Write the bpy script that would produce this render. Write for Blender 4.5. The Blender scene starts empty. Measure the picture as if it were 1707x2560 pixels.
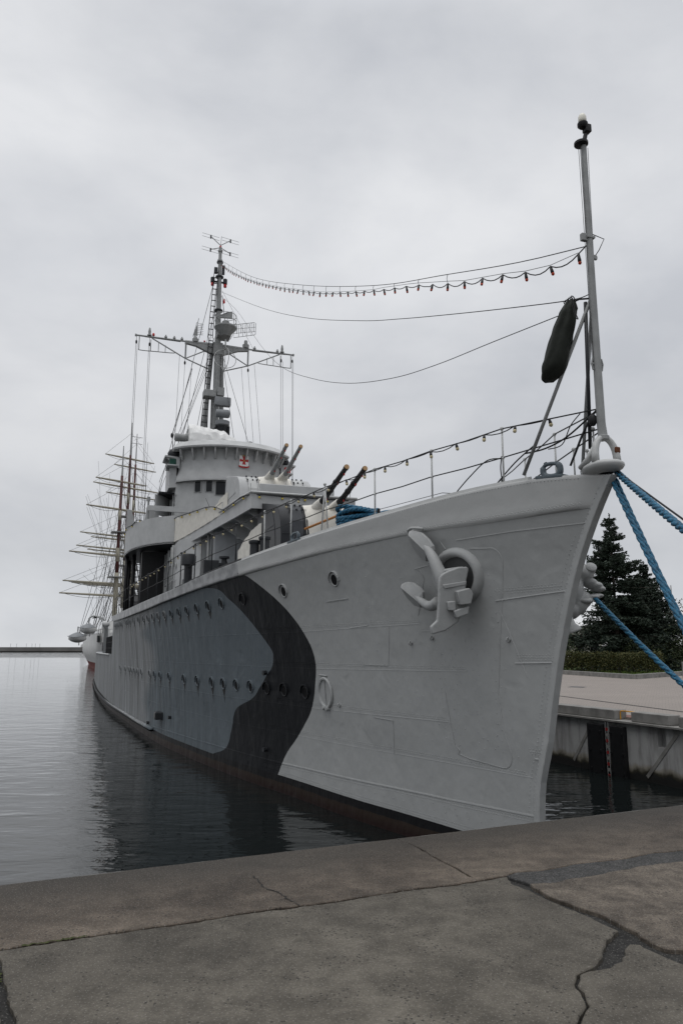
import bpy, bmesh, math, random, bisect
from mathutils import Vector, Matrix
from mathutils import noise as mnoise
R = math.radians
rnd = random.Random(7)
SC = bpy.context.scene
COL = SC.collection

# ------------------------------------------------------------------ camera
cam_d = bpy.data.cameras.new('camera')
cam = bpy.data.objects.new('camera', cam_d); COL.objects.link(cam)
cam_d.sensor_fit = 'VERTICAL'; cam_d.sensor_height = 36.0; cam_d.sensor_width = 24.0
cam_d.lens = 26.0; cam_d.clip_start = 0.1; cam_d.clip_end = 20000
cam.location = (0, 0, 3.3)
cam.rotation_euler = (R(90 + 10.54), 0, 0)
SC.camera = cam

# ------------------------------------------------------------------ world: overcast
SUN_EL, SUN_AZ = R(76), R(215)
W = bpy.data.worlds.new('World'); SC.world = W; W.use_nodes = True
nt = W.node_tree; N = nt.nodes; L = nt.links; N.clear()
out = N.new('ShaderNodeOutputWorld'); bg = N.new('ShaderNodeBackground')
sky = N.new('ShaderNodeTexSky'); sky.sky_type = 'NISHITA'; sky.sun_disc = False
sky.sun_elevation = SUN_EL; sky.sun_rotation = SUN_AZ
tc = N.new('ShaderNodeTexCoord')
mp = N.new('ShaderNodeMapping'); mp.inputs['Scale'].default_value = (1.0, 1.0, 1.9)
mp.inputs['Location'].default_value = (0.35, 0.1, 0.2)
n1 = N.new('ShaderNodeTexNoise'); n1.inputs['Scale'].default_value = 2.2; n1.inputs['Detail'].default_value = 7; n1.inputs['Roughness'].default_value = .52
n1.inputs['Distortion'].default_value = .15
cr = N.new('ShaderNodeValToRGB')
cr.color_ramp.elements[0].position = .36; cr.color_ramp.elements[0].color = (5.62, 5.80, 6.14, 1)
cr.color_ramp.elements[1].position = .64; cr.color_ramp.elements[1].color = (7.85, 7.94, 8.10, 1)
sx = N.new('ShaderNodeSeparateXYZ')
gr = N.new('ShaderNodeValToRGB')          # brightness by elevation (overcast: zenith brightest)
ge = gr.color_ramp.elements
ge[0].position = 0.0; ge[0].color = (1.10, 1.10, 1.09, 1)
ge[1].position = 1.0; ge[1].color = (2.3, 2.28, 2.25, 1)
for p_, v_ in ((.04, 1.06), (.12, .90), (.28, .93), (.45, 1.03), (.60, 1.02), (.70, 1.0), (.80, 1.5)):
    e_ = ge.new(p_); e_.color = (v_, v_, v_ * 1.005, 1)
mul = N.new('ShaderNodeMix'); mul.data_type = 'RGBA'; mul.blend_type = 'MULTIPLY'; mul.inputs['Factor'].default_value = 1
mix = N.new('ShaderNodeMix'); mix.data_type = 'RGBA'; mix.inputs['Factor'].default_value = .95
L.new(tc.outputs['Generated'], mp.inputs['Vector']); L.new(mp.outputs['Vector'], n1.inputs['Vector'])
L.new(n1.outputs['Fac'], cr.inputs['Fac'])
L.new(tc.outputs['Generated'], sx.inputs['Vector']); L.new(sx.outputs['Z'], gr.inputs['Fac'])
L.new(cr.outputs['Color'], mul.inputs['A']); L.new(gr.outputs['Color'], mul.inputs['B'])
L.new(sky.outputs['Color'], mix.inputs['A']); L.new(mul.outputs['Result'], mix.inputs['B'])
L.new(mix.outputs['Result'], bg.inputs['Color']); bg.inputs['Strength'].default_value = .1
L.new(bg.outputs['Background'], out.inputs['Surface'])

sun_d = bpy.data.lights.new('sun', 'SUN'); sun_d.energy = 1.15; sun_d.angle = R(50); sun_d.color = (1, .985, .96)
sun = bpy.data.objects.new('sun', sun_d); COL.objects.link(sun)
sun.rotation_euler = (R(90) - SUN_EL, 0, R(180) - SUN_AZ + R(0))
SC.view_settings.view_transform = 'Standard'; SC.view_settings.look = 'None'
SC.view_settings.exposure = 0.0; SC.view_settings.gamma = 1.0
SC.render.resolution_x = 682; SC.render.resolution_y = 1024

# ------------------------------------------------------------------ helpers
def pchip(xs, ys):
    xs = list(xs); ys = list(ys); n = len(xs); h = [xs[i+1]-xs[i] for i in range(n-1)]; dl = [(ys[i+1]-ys[i])/h[i] for i in range(n-1)]
    m = [0]*n; m[0] = dl[0]; m[-1] = dl[-1]
    for i in range(1, n-1):
        if dl[i-1]*dl[i] > 0:
            w1 = 2*h[i]+h[i-1]; w2 = h[i]+2*h[i-1]; m[i] = (w1+w2)/(w1/dl[i-1]+w2/dl[i])
    def f(x):
        if x <= xs[0]: return ys[0]
        if x >= xs[-1]: return ys[-1]
        i = bisect.bisect_right(xs, x)-1; t = (x-xs[i])/h[i]; t2 = t*t; t3 = t2*t
        return (2*t3-3*t2+1)*ys[i]+(t3-2*t2+t)*h[i]*m[i]+(-2*t3+3*t2)*ys[i+1]+(t3-t2)*h[i]*m[i+1]
    return f

class MB:
    """collects geometry for ONE mesh object"""
    def __init__(self): self.v = []; self.f = []
    def add(self, vs, fs):
        o = len(self.v); self.v += [tuple(p) for p in vs]; self.f += [tuple(i+o for i in q) for q in fs]
    def hexa(self, p):     # 8 points: bottom 4 ccw, top 4 ccw
        self.add(p, [(3,2,1,0),(4,5,6,7),(0,1,5,4),(1,2,6,5),(2,3,7,6),(3,0,4,7)])
    def box(self, c, d, rz=0, M=None, bev=0.0):
        x, y, z = d[0]/2, d[1]/2, d[2]/2
        if bev:
            bm = bmesh.new(); bmesh.ops.create_cube(bm, size=1)
            for v in bm.verts: v.co = (v.co.x*d[0], v.co.y*d[1], v.co.z*d[2])
            bmesh.ops.bevel(bm, geom=bm.edges[:], offset=bev, segments=2, affect='EDGES', profile=.6)
            pts = [v.co.copy() for v in bm.verts]; fs = [[v.index for v in f.verts] for f in bm.faces]
            bm.verts.index_update(); bm.free()
        else:
            pts = [Vector(q) for q in [(-x,-y,-z),(x,-y,-z),(x,y,-z),(-x,y,-z),(-x,-y,z),(x,-y,z),(x,y,z),(-x,y,z)]]
            fs = [(3,2,1,0),(4,5,6,7),(0,1,5,4),(1,2,6,5),(2,3,7,6),(3,0,4,7)]
        m = M if M is not None else Matrix.Rotation(rz, 4, 'Z')
        self.add([m @ q + Vector(c) for q in pts], fs)
    def tube(self, pts, r, n=8, closed=False, caps=True):
        pts = [Vector(p) for p in pts]; k = len(pts)
        rr = r if isinstance(r, (list, tuple)) else [r]*k
        up = None; rings = []
        for i in range(k):
            if closed: d = (pts[(i+1) % k]-pts[i-1])
            else: d = pts[min(i+1, k-1)]-pts[max(i-1, 0)]
            if d.length < 1e-9: d = Vector((0, 0, 1))
            d.normalize()
            if up is None:
                up = Vector((0, 0, 1)) if abs(d.z) < .95 else Vector((1, 0, 0))
            a = d.cross(up)
            if a.length < 1e-6: a = d.orthogonal()
            a.normalize(); b = a.cross(d); b.normalize(); up = b
            rings.append([pts[i]+(a*math.cos(2*math.pi*j/n)+b*math.sin(2*math.pi*j/n))*rr[i] for j in range(n)])
        vs = [p for q in rings for p in q]; fs = []
        for i in range(k if closed else k-1):
            i2 = (i+1) % k
            for j in range(n):
                j2 = (j+1) % n; fs.append((i*n+j, i*n+j2, i2*n+j2, i2*n+j))
        if caps and not closed:
            fs.append(tuple(reversed(range(n)))); fs.append(tuple(range((k-1)*n, k*n)))
        self.add(vs, fs)
    def cyl(self, p, q, r1, r2=None, n=12): self.tube([p, q], [r1, r2 if r2 is not None else r1], n)
    def lathe(self, prof, origin=(0,0,0), axis=None, n=16):
        """prof: list of (radius, height) along axis"""
        ax = Vector(axis or (0,0,1)).normalized(); a = ax.orthogonal().normalized(); b = ax.cross(a); o = Vector(origin)
        vs = []; fs = []
        for r_, h_ in prof:
            for j in range(n):
                t = 2*math.pi*j/n; vs.append(o+ax*h_+(a*math.cos(t)+b*math.sin(t))*r_)
        for i in range(len(prof)-1):
            for j in range(n):
                j2 = (j+1) % n; fs.append((i*n+j, i*n+j2, (i+1)*n+j2, (i+1)*n+j))
        fs.append(tuple(reversed(range(n)))); fs.append(tuple(range((len(prof)-1)*n, len(prof)*n)))
        self.add(vs, fs)
    def prism(self, poly, z0, z1, F=None):
        """poly (u,v) extruded between w=z0 and w=z1; F maps (u,v,w)->point"""
        F = F or (lambda u, v, w: (u, v, w)); n = len(poly)
        vs = [F(u, v, z0) for u, v in poly]+[F(u, v, z1) for u, v in poly]
        fs = [tuple(reversed(range(n))), tuple(range(n, 2*n))]
        for i in range(n): fs.append((i, (i+1) % n, n+(i+1) % n, n+i))
        self.add(vs, fs)
    def grid(self, rows, flip=False, closed=False):
        n = len(rows[0]); vs = [p for q in rows for p in q]; fs = []
        for i in range(len(rows)-1):
            for j in range(n if closed else n-1):
                j2 = (j+1) % n; q = (i*n+j, i*n+j2, (i+1)*n+j2, (i+1)*n+j); fs.append(q[::-1] if flip else q)
        self.add(vs, fs)
    def ball(self, c, r, n=10, m=7, M=None):
        r = r if isinstance(r, (list, tuple)) else (r, r, r); vs = []; c = Vector(c)
        rows = []
        for i in range(m+1):
            ph = math.pi*i/m
            row = []
            for j in range(n):
                t = 2*math.pi*j/n
                p = Vector((r[0]*math.sin(ph)*math.cos(t), r[1]*math.sin(ph)*math.sin(t), r[2]*math.cos(ph)))
                if M is not None: p = M @ p
                row.append(c+p)
            rows.append(row)
        self.grid(rows, closed=True, flip=True)
    def build(self, name, mat, parent=None, smooth=False, ang=None, loc=None):
        me = bpy.data.meshes.new(name); me.from_pydata(self.v, [], self.f); me.update()
        if mat is not None: me.materials.append(mat)
        o = bpy.data.objects.new(name, me); COL.objects.link(o)
        if smooth:
            me.polygons.foreach_set('use_smooth', [True]*len(me.polygons))
            if ang is not None:
                try: me.set_sharp_from_angle(angle=R(ang))
                except Exception: pass
        if parent is not None: o.parent = parent
        if loc is not None: o.location = loc
        return o

def tag(o, label=None, cat=None, group=None, kind=None):
    if label: o['label'] = label
    if cat: o['category'] = cat
    if group: o['group'] = group
    if kind: o['kind'] = kind
    return o
def empty(name, loc=(0,0,0), rz=0):
    o = bpy.data.objects.new(name, None); COL.objects.link(o); o.location = loc; o.rotation_euler = (0,0,rz); o.empty_display_size = .2
    return o
def lerp(a, b, t): return a+(b-a)*t
def smoothpath(pts, k=6):
    """Catmull-Rom through points"""
    pts = [Vector(p) for p in pts]; o = []
    for i in range(len(pts)-1):
        p0 = pts[max(i-1, 0)]; p1 = pts[i]; p2 = pts[i+1]; p3 = pts[min(i+2, len(pts)-1)]
        for j in range(k):
            t = j/k; t2 = t*t; t3 = t2*t
            o.append(.5*((2*p1)+(-p0+p2)*t+(2*p0-5*p1+4*p2-p3)*t2+(-p0+3*p1-3*p2+p3)*t3))
    o.append(pts[-1]); return o
def sag(a, b, s, k=24):
    a = Vector(a); b = Vector(b)
    return [a.lerp(b, i/k)-Vector((0,0,1))*s*4*(i/k)*(1-i/k) for i in range(k+1)]

# ------------------------------------------------------------------ materials
def nodes(name):
    m = bpy.data.materials.new(name); m.use_nodes = True
    t = m.node_tree; b = t.nodes['Principled BSDF']; return m, t.nodes, t.links, b
def simple(name, col, rough=.5, metal=0.0, var=.12, scale=6.0, bump=0.0, bscale=40.0, spec=None):
    """paint with soft mottling and optional fine bump"""
    m, N, L, b = nodes(name)
    tc = N.new('ShaderNodeTexCoord'); n = N.new('ShaderNodeTexNoise'); n.inputs['Scale'].default_value = scale; n.inputs['Detail'].default_value = 5
    L.new(tc.outputs['Object'], n.inputs['Vector'])
    cr = N.new('ShaderNodeValToRGB')
    cr.color_ramp.elements[0].position = .3; cr.color_ramp.elements[1].position = .7
    cr.color_ramp.elements[0].color = tuple(c*(1-var) for c in col)+(1,); cr.color_ramp.elements[1].color = tuple(min(1, c*(1+var)) for c in col)+(1,)
    L.new(n.outputs['Fac'], cr.inputs['Fac']); L.new(cr.outputs['Color'], b.inputs['Base Color'])
    b.inputs['Roughness'].default_value = rough; b.inputs['Metallic'].default_value = metal
    b.inputs['Specular IOR Level'].default_value = .22 if spec is None else spec
    if bump:
        n2 = N.new('ShaderNodeTexNoise'); n2.inputs['Scale'].default_value = bscale; n2.inputs['Detail'].default_value = 4
        L.new(tc.outputs['Object'], n2.inputs['Vector'])
        bp = N.new('ShaderNodeBump'); bp.inputs['Strength'].default_value = bump; bp.inputs['Distance'].default_value = .02
        L.new(n2.outputs['Fac'], bp.inputs['Height']); L.new(bp.outputs['Normal'], b.inputs['Normal'])
    return m
def math_(N, L, op, a, b=None, c=None):
    n = N.new('ShaderNodeMath'); n.operation = op
    for i, x in enumerate((a, b, c)):
        if x is None: continue
        if isinstance(x, (int, float)): n.inputs[i].default_value = x
        else: L.new(x, n.inputs[i])
    return n.outputs[0]
def mixc(N, L, fac, a, b, blend='MIX'):
    n = N.new('ShaderNodeMix'); n.data_type = 'RGBA'; n.blend_type = blend
    for key, x in (('Factor', fac), ('A', a), ('B', b)):
        if isinstance(x, (int, float)): n.inputs[key].default_value = x
        elif isinstance(x, tuple): n.inputs[key].default_value = x
        else: L.new(x, n.inputs[key])
    return n.outputs['Result']
def curve_of_z(N, L, z, pts, zmax=6.0, smax=40.0):
    c = N.new('ShaderNodeFloatCurve'); cu = c.mapping.curves[0]
    pts = sorted(pts)
    cu.points[0].location = (pts[0][0]/zmax, pts[0][1]/smax); cu.points[1].location = (pts[-1][0]/zmax, pts[-1][1]/smax)
    for p in pts[1:-1]: cu.points.new(p[0]/zmax, p[1]/smax)
    c.mapping.update()
    zz = math_(N, L, 'DIVIDE', z, zmax); zz = math_(N, L, 'MAXIMUM', zz, 0.0); L.new(zz, c.inputs['Value'])
    return math_(N, L, 'MULTIPLY', c.outputs['Value'], smax)

LIGHT = (.335, .342, .34, 1); MID = (.105, .124, .138, 1); DARK = (.010, .011, .013, 1); AFT = (.20, .208, .215, 1)
B1 = [(0,8.1),(.383,7.74),(.645,7.54),(.94,7.27),(1.31,6.78),(1.665,6.33),(1.92,6.03),(2.2,5.83),(2.585,5.67),(2.89,5.57),(3.04,5.56),(3.307,5.63),(3.616,5.84),(3.98,6.19),(4.366,6.70),(4.74,7.34),(5.05,7.96),(5.27,8.46),(6,8.46)]
B2 = [(0,13.5),(.419,11.68),(.613,10.91),(.783,10.65),(1.085,10.46),(1.33,10.31),(1.574,10.18),(1.78,9.91),(1.9,9.53),(2.06,8.94),(2.396,8.37),(2.71,7.91),(2.887,7.63),(3.1,7.51),(3.22,7.49),(3.5,7.77),(3.74,8.08),(4.085,8.57),(4.4,9.1),(4.64,9.58),(4.95,10.3),(5.1,12.0),(6,15)]
B3 = [(0,20.5),(.6,20.0),(1.3,20.8),(2.1,19.4),(2.8,18.2),(3.5,18.9),(3.9,20.4),(4.3,18.6),(4.7,16.8),(5.1,15.4),(6,15)]
def hull_mat():
    m, N, L, b = nodes('hull_paint')
    tc = N.new('ShaderNodeTexCoord'); sp = N.new('ShaderNodeSeparateXYZ'); L.new(tc.outputs['Object'], sp.inputs['Vector'])
    s, t, z = sp.outputs['X'], sp.outputs['Y'], sp.outputs['Z']
    g1 = math_(N, L, 'GREATER_THAN', s, curve_of_z(N, L, z, B1))
    g2 = math_(N, L, 'GREATER_THAN', s, curve_of_z(N, L, z, B2))
    e3 = math_(N, L, 'SUBTRACT', s, curve_of_z(N, L, z, B3))
    g3 = N.new('ShaderNodeMapRange'); L.new(e3, g3.inputs['Value']); g3.inputs['From Min'].default_value = -.6; g3.inputs['From Max'].default_value = 1.2
    c = mixc(N, L, g1, LIGHT, DARK); c = mixc(N, L, g2, c, MID); c = mixc(N, L, g3.outputs['Result'], c, AFT)
    # pale and dark streaks: noise stretched down the side, growing stronger aft of the bow
    mp = N.new('ShaderNodeMapping'); mp.inputs['Scale'].default_value = (3.6, .3, .2); mp.inputs['Rotation'].default_value = (0, R(-9), 0); L.new(tc.outputs['Object'], mp.inputs['Vector'])
    ns = N.new('ShaderNodeTexNoise'); ns.inputs['Scale'].default_value = 1.0; ns.inputs['Detail'].default_value = 6; ns.inputs['Roughness'].default_value = .65; L.new(mp.outputs['Vector'], ns.inputs['Vector'])
    st = N.new('ShaderNodeValToRGB'); st.color_ramp.elements[0].position = .36; st.color_ramp.elements[1].position = .66
    st.color_ramp.elements[0].color = (.55, .55, .53, 1); st.color_ramp.elements[1].color = (1.38, 1.38, 1.38, 1); L.new(ns.outputs['Fac'], st.inputs['Fac'])
    ag = N.new('ShaderNodeMapRange'); L.new(s, ag.inputs['Value']); ag.inputs['From Min'].default_value = 8.5; ag.inputs['From Max'].default_value = 22
    fac = math_(N, L, 'MULTIPLY', ag.outputs['Result'], .95)
    c = mixc(N, L, fac, c, mixc(N, L, 1.0, c, st.outputs['Color'], 'MULTIPLY'))
    # faint blotches everywhere
    nb = N.new('ShaderNodeTexNoise'); nb.inputs['Scale'].default_value = 1.6; nb.inputs['Detail'].default_value = 6; L.new(tc.outputs['Object'], nb.inputs['Vector'])
    sb = N.new('ShaderNodeValToRGB'); sb.color_ramp.elements[0].position = .3; sb.color_ramp.elements[1].position = .7
    sb.color_ramp.elements[0].color = (.975, .975, .972, 1); sb.color_ramp.elements[1].color = (1.02, 1.02, 1.02, 1); L.new(nb.outputs['Fac'], sb.inputs['Fac'])
    c = mixc(N, L, 1.0, c, sb.outputs['Color'], 'MULTIPLY')
    # boot topping: black belt, then worn red-brown antifouling towards the water
    wob = N.new('ShaderNodeTexNoise'); wob.inputs['Scale'].default_value = 2.5; L.new(tc.outputs['Object'], wob.inputs['Vector'])
    zw = math_(N, L, 'ADD', z, math_(N, L, 'MULTIPLY', math_(N, L, 'SUBTRACT', wob.outputs['Fac'], .5), .05))
    gb = math_(N, L, 'LESS_THAN', z, .385); c = mixc(N, L, gb, c, (.006, .006, .007, 1))
    gr_ = N.new('ShaderNodeValToRGB'); gr_.color_ramp.elements[0].position = .05; gr_.color_ramp.elements[0].color = (.015, .007, .006, 1)
    gr_.color_ramp.elements[1].position = .30; gr_.color_ramp.elements[1].color = (.018, .014, .010, 1)
    e = gr_.color_ramp.elements.new(.18); e.color = (.024, .016, .012, 1)
    L.new(zw, gr_.inputs['Fac'])
    c = mixc(N, L, math_(N, L, 'LESS_THAN', zw, .235), c, gr_.outputs['Color'])
    L.new(c, b.inputs['Base Color'])
    b.inputs['Roughness'].default_value = .58
    b.inputs['Specular IOR Level'].default_value = .16
    wrp = N.new('ShaderNodeTexNoise'); wrp.inputs['Scale'].default_value = .8; wrp.inputs['Detail'].default_value = 2; L.new(tc.outputs['Object'], wrp.inputs['Vector'])
    # hungry-horse plating: frame-spaced ripples aft, dents forward
    wv = math_(N, L, 'SINE', math_(N, L, 'MULTIPLY', math_(N, L, 'ADD', math_(N, L, 'MULTIPLY', wrp.outputs['Fac'], .75), math_(N, L, 'SUBTRACT', s, math_(N, L, 'MULTIPLY', z, .17))), 2*math.pi/.60))
    ag2 = N.new('ShaderNodeMapRange'); L.new(s, ag2.inputs['Value']); ag2.inputs['From Min'].default_value = 6; ag2.inputs['From Max'].default_value = 12; ag2.inputs['To Min'].default_value = .0; ag2.inputs['To Max'].default_value = 1
    mp2 = N.new('ShaderNodeMapping'); mp2.inputs['Scale'].default_value = (1.1, .5, .55); L.new(tc.outputs['Object'], mp2.inputs['Vector'])
    nd = N.new('ShaderNodeTexNoise'); nd.inputs['Scale'].default_value = 1.7; nd.inputs['Detail'].default_value = 3; L.new(mp2.outputs['Vector'], nd.inputs['Vector'])
    nd2 = N.new('ShaderNodeTexNoise'); nd2.inputs['Scale'].default_value = 5.5; nd2.inputs['Detail'].default_value = 2; L.new(tc.outputs['Object'], nd2.inputs['Vector'])
    abv = N.new('ShaderNodeMapRange'); L.new(z, abv.inputs['Value']); abv.inputs['From Min'].default_value = .5; abv.inputs['From Max'].default_value = 1.0
    h = math_(N, L, 'MULTIPLY', math_(N, L, 'MULTIPLY', math_(N, L, 'MULTIPLY', wv, abv.outputs['Result']), ag2.outputs['Result']), math_(N, L, 'MULTIPLY', math_(N, L, 'MAXIMUM', math_(N, L, 'SUBTRACT', nd.outputs['Fac'], .36), 0.0), .030))
    h = math_(N, L, 'ADD', h, math_(N, L, 'MULTIPLY', nd.outputs['Fac'], .05))
    h = math_(N, L, 'ADD', h, math_(N, L, 'MULTIPLY', nd2.outputs['Fac'], .007))
    nk = N.new('ShaderNodeTexNoise'); nk.inputs['Scale'].default_value = 2.1; nk.inputs['Detail'].default_value = 1; L.new(tc.outputs['Object'], nk.inputs['Vector'])
    h = math_(N, L, 'SUBTRACT', h, math_(N, L, 'MULTIPLY', math_(N, L, 'MAXIMUM', math_(N, L, 'SUBTRACT', nk.outputs['Fac'], .63), 0.0), .045))
    nf = N.new('ShaderNodeTexNoise'); nf.inputs['Scale'].default_value = 60; nf.inputs['Detail'].default_value = 2; L.new(tc.outputs['Object'], nf.inputs['Vector'])
    h = math_(N, L, 'ADD', h, math_(N, L, 'MULTIPLY', nf.outputs['Fac'], .0003))
    bp = N.new('ShaderNodeBump'); bp.inputs['Strength'].default_value = 1.0; bp.inputs['Distance'].default_value = 1.0
    L.new(h, bp.inputs['Height']); L.new(bp.outputs['Normal'], b.inputs['Normal'])
    return m
def strake_mat():
    m, N, L, b = nodes('strake_paint')
    tc = N.new('ShaderNodeTexCoord'); sp = N.new('ShaderNodeSeparateXYZ'); L.new(tc.outputs['Object'], sp.inputs['Vector'])
    g = math_(N, L, 'GREATER_THAN', sp.outputs['X'], 8.46)
    n = N.new('ShaderNodeTexNoise'); n.inputs['Scale'].default_value = 3; n.inputs['Detail'].default_value = 7; L.new(tc.outputs['Object'], n.inputs['Vector'])
    r = N.new('ShaderNodeValToRGB'); r.color_ramp.elements[0].position = .35; r.color_ramp.elements[1].position = .65
    r.color_ramp.elements[0].color = (.14, .145, .15, 1); r.color_ramp.elements[1].color = (.31, .315, .32, 1); L.new(n.outputs['Fac'], r.inputs['Fac'])
    r2 = N.new('ShaderNodeValToRGB'); r2.color_ramp.elements[0].color = (.38, .385, .38, 1); r2.color_ramp.elements[1].color = (.42, .425, .42, 1); L.new(n.outputs['Fac'], r2.inputs['Fac'])
    L.new(mixc(N, L, g, r2.outputs['Color'], r.outputs['Color']), b.inputs['Base Color']); b.inputs['Roughness'].default_value = .45
    bp = N.new('ShaderNodeBump'); bp.inputs['Distance'].default_value = .018; bp.inputs['Strength'].default_value = .6
    L.new(n.outputs['Fac'], bp.inputs['Height']); L.new(bp.outputs['Normal'], b.inputs['Normal'])
    return m
M = {}
M['hull'] = hull_mat(); M['strake'] = strake_mat()
M['grey'] = simple('light_grey_paint', (.42, .426, .42), .45, var=.08, scale=4, bump=.12, bscale=9)
M['anchor'] = simple('anchor_paint', (.31, .316, .315), .5, var=.08, scale=6, bump=.15, bscale=25)
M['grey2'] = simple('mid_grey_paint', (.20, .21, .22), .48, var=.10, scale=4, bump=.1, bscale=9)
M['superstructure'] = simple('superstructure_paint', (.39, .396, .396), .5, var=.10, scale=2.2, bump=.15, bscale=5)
M['mast'] = simple('mast_paint', (.25, .256, .255), .5, var=.15, scale=5)
M['darkgrey'] = simple('charcoal_paint', (.022, .024, .027), .45, spec=.25, var=.15, scale=4)
M['black'] = simple('black_paint', (.012, .012, .013), .5, spec=.25, var=.2, scale=8)
M['blackcable'] = simple('black_cable', (.015, .015, .016), .55, var=.1)
M['glass'] = simple('dark_glass', (.012, .014, .016), .08, var=.1)
M['canvas'] = simple('cream_canvas', (.60, .58, .53), .85, var=.10, scale=5, bump=.2, bscale=6)
M['whitecanvas'] = simple('white_canvas', (.70, .70, .69), .8, var=.08, scale=4, bump=.8, bscale=3.5)
M['olive'] = simple('olive_canvas', (.022, .025, .021), .75, var=.15, scale=5, bump=.5, bscale=7)
M['cork'] = simple('muzzle_plug_wood', (.33, .21, .11), .7, var=.2, scale=20)
M['red'] = simple('red_paint', (.42, .02, .02), .45, var=.1)
M['white'] = simple('white_paint', (.72, .72, .71), .5, var=.06)
M['gold'] = simple('gold_paint', (.45, .30, .08), .4, metal=.3)
M['green'] = simple('green_lamp_glass', (.005, .05, .035), .2)
M['amber'] = simple('orange_bulb', (.42, .05, .02), .25, var=.05)
M['creambulb'] = simple('cream_bulb', (.46, .40, .25), .3, var=.05)
M['bluegrey'] = simple('blue_grey_paint', (.085, .105, .12), .42, var=.15, scale=9)
M['chrome'] = simple('bare_metal', (.35, .35, .36), .35, metal=.7)
M['wood'] = simple('varnished_wood', (.36, .15, .04), .4, var=.2, scale=12)
def rope_mat():
    m, N, L, b = nodes('blue_rope')
    tc = N.new('ShaderNodeTexCoord'); n = N.new('ShaderNodeTexNoise'); n.inputs['Scale'].default_value = 25; n.inputs['Detail'].default_value = 6; L.new(tc.outputs['Object'], n.inputs['Vector'])
    r = N.new('ShaderNodeValToRGB'); r.color_ramp.elements[0].position = .3; r.color_ramp.elements[1].position = .72
    r.color_ramp.elements[0].color = (.001, .030, .065, 1); r.color_ramp.elements[1].color = (.010, .150, .27, 1); L.new(n.outputs['Fac'], r.inputs['Fac'])
    L.new(r.outputs['Color'], b.inputs['Base Color']); b.inputs['Roughness'].default_value = .6
    n2 = N.new('ShaderNodeTexNoise'); n2.inputs['Scale'].default_value = 160; L.new(tc.outputs['Object'], n2.inputs['Vector'])
    bp = N.new('ShaderNodeBump'); bp.inputs['Distance'].default_value = .01; bp.inputs['Strength'].default_value = .6; L.new(n2.outputs['Fac'], bp.inputs['Height']); L.new(bp.outputs['Normal'], b.inputs['Normal'])
    return m
M['rope'] = rope_mat()
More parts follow.
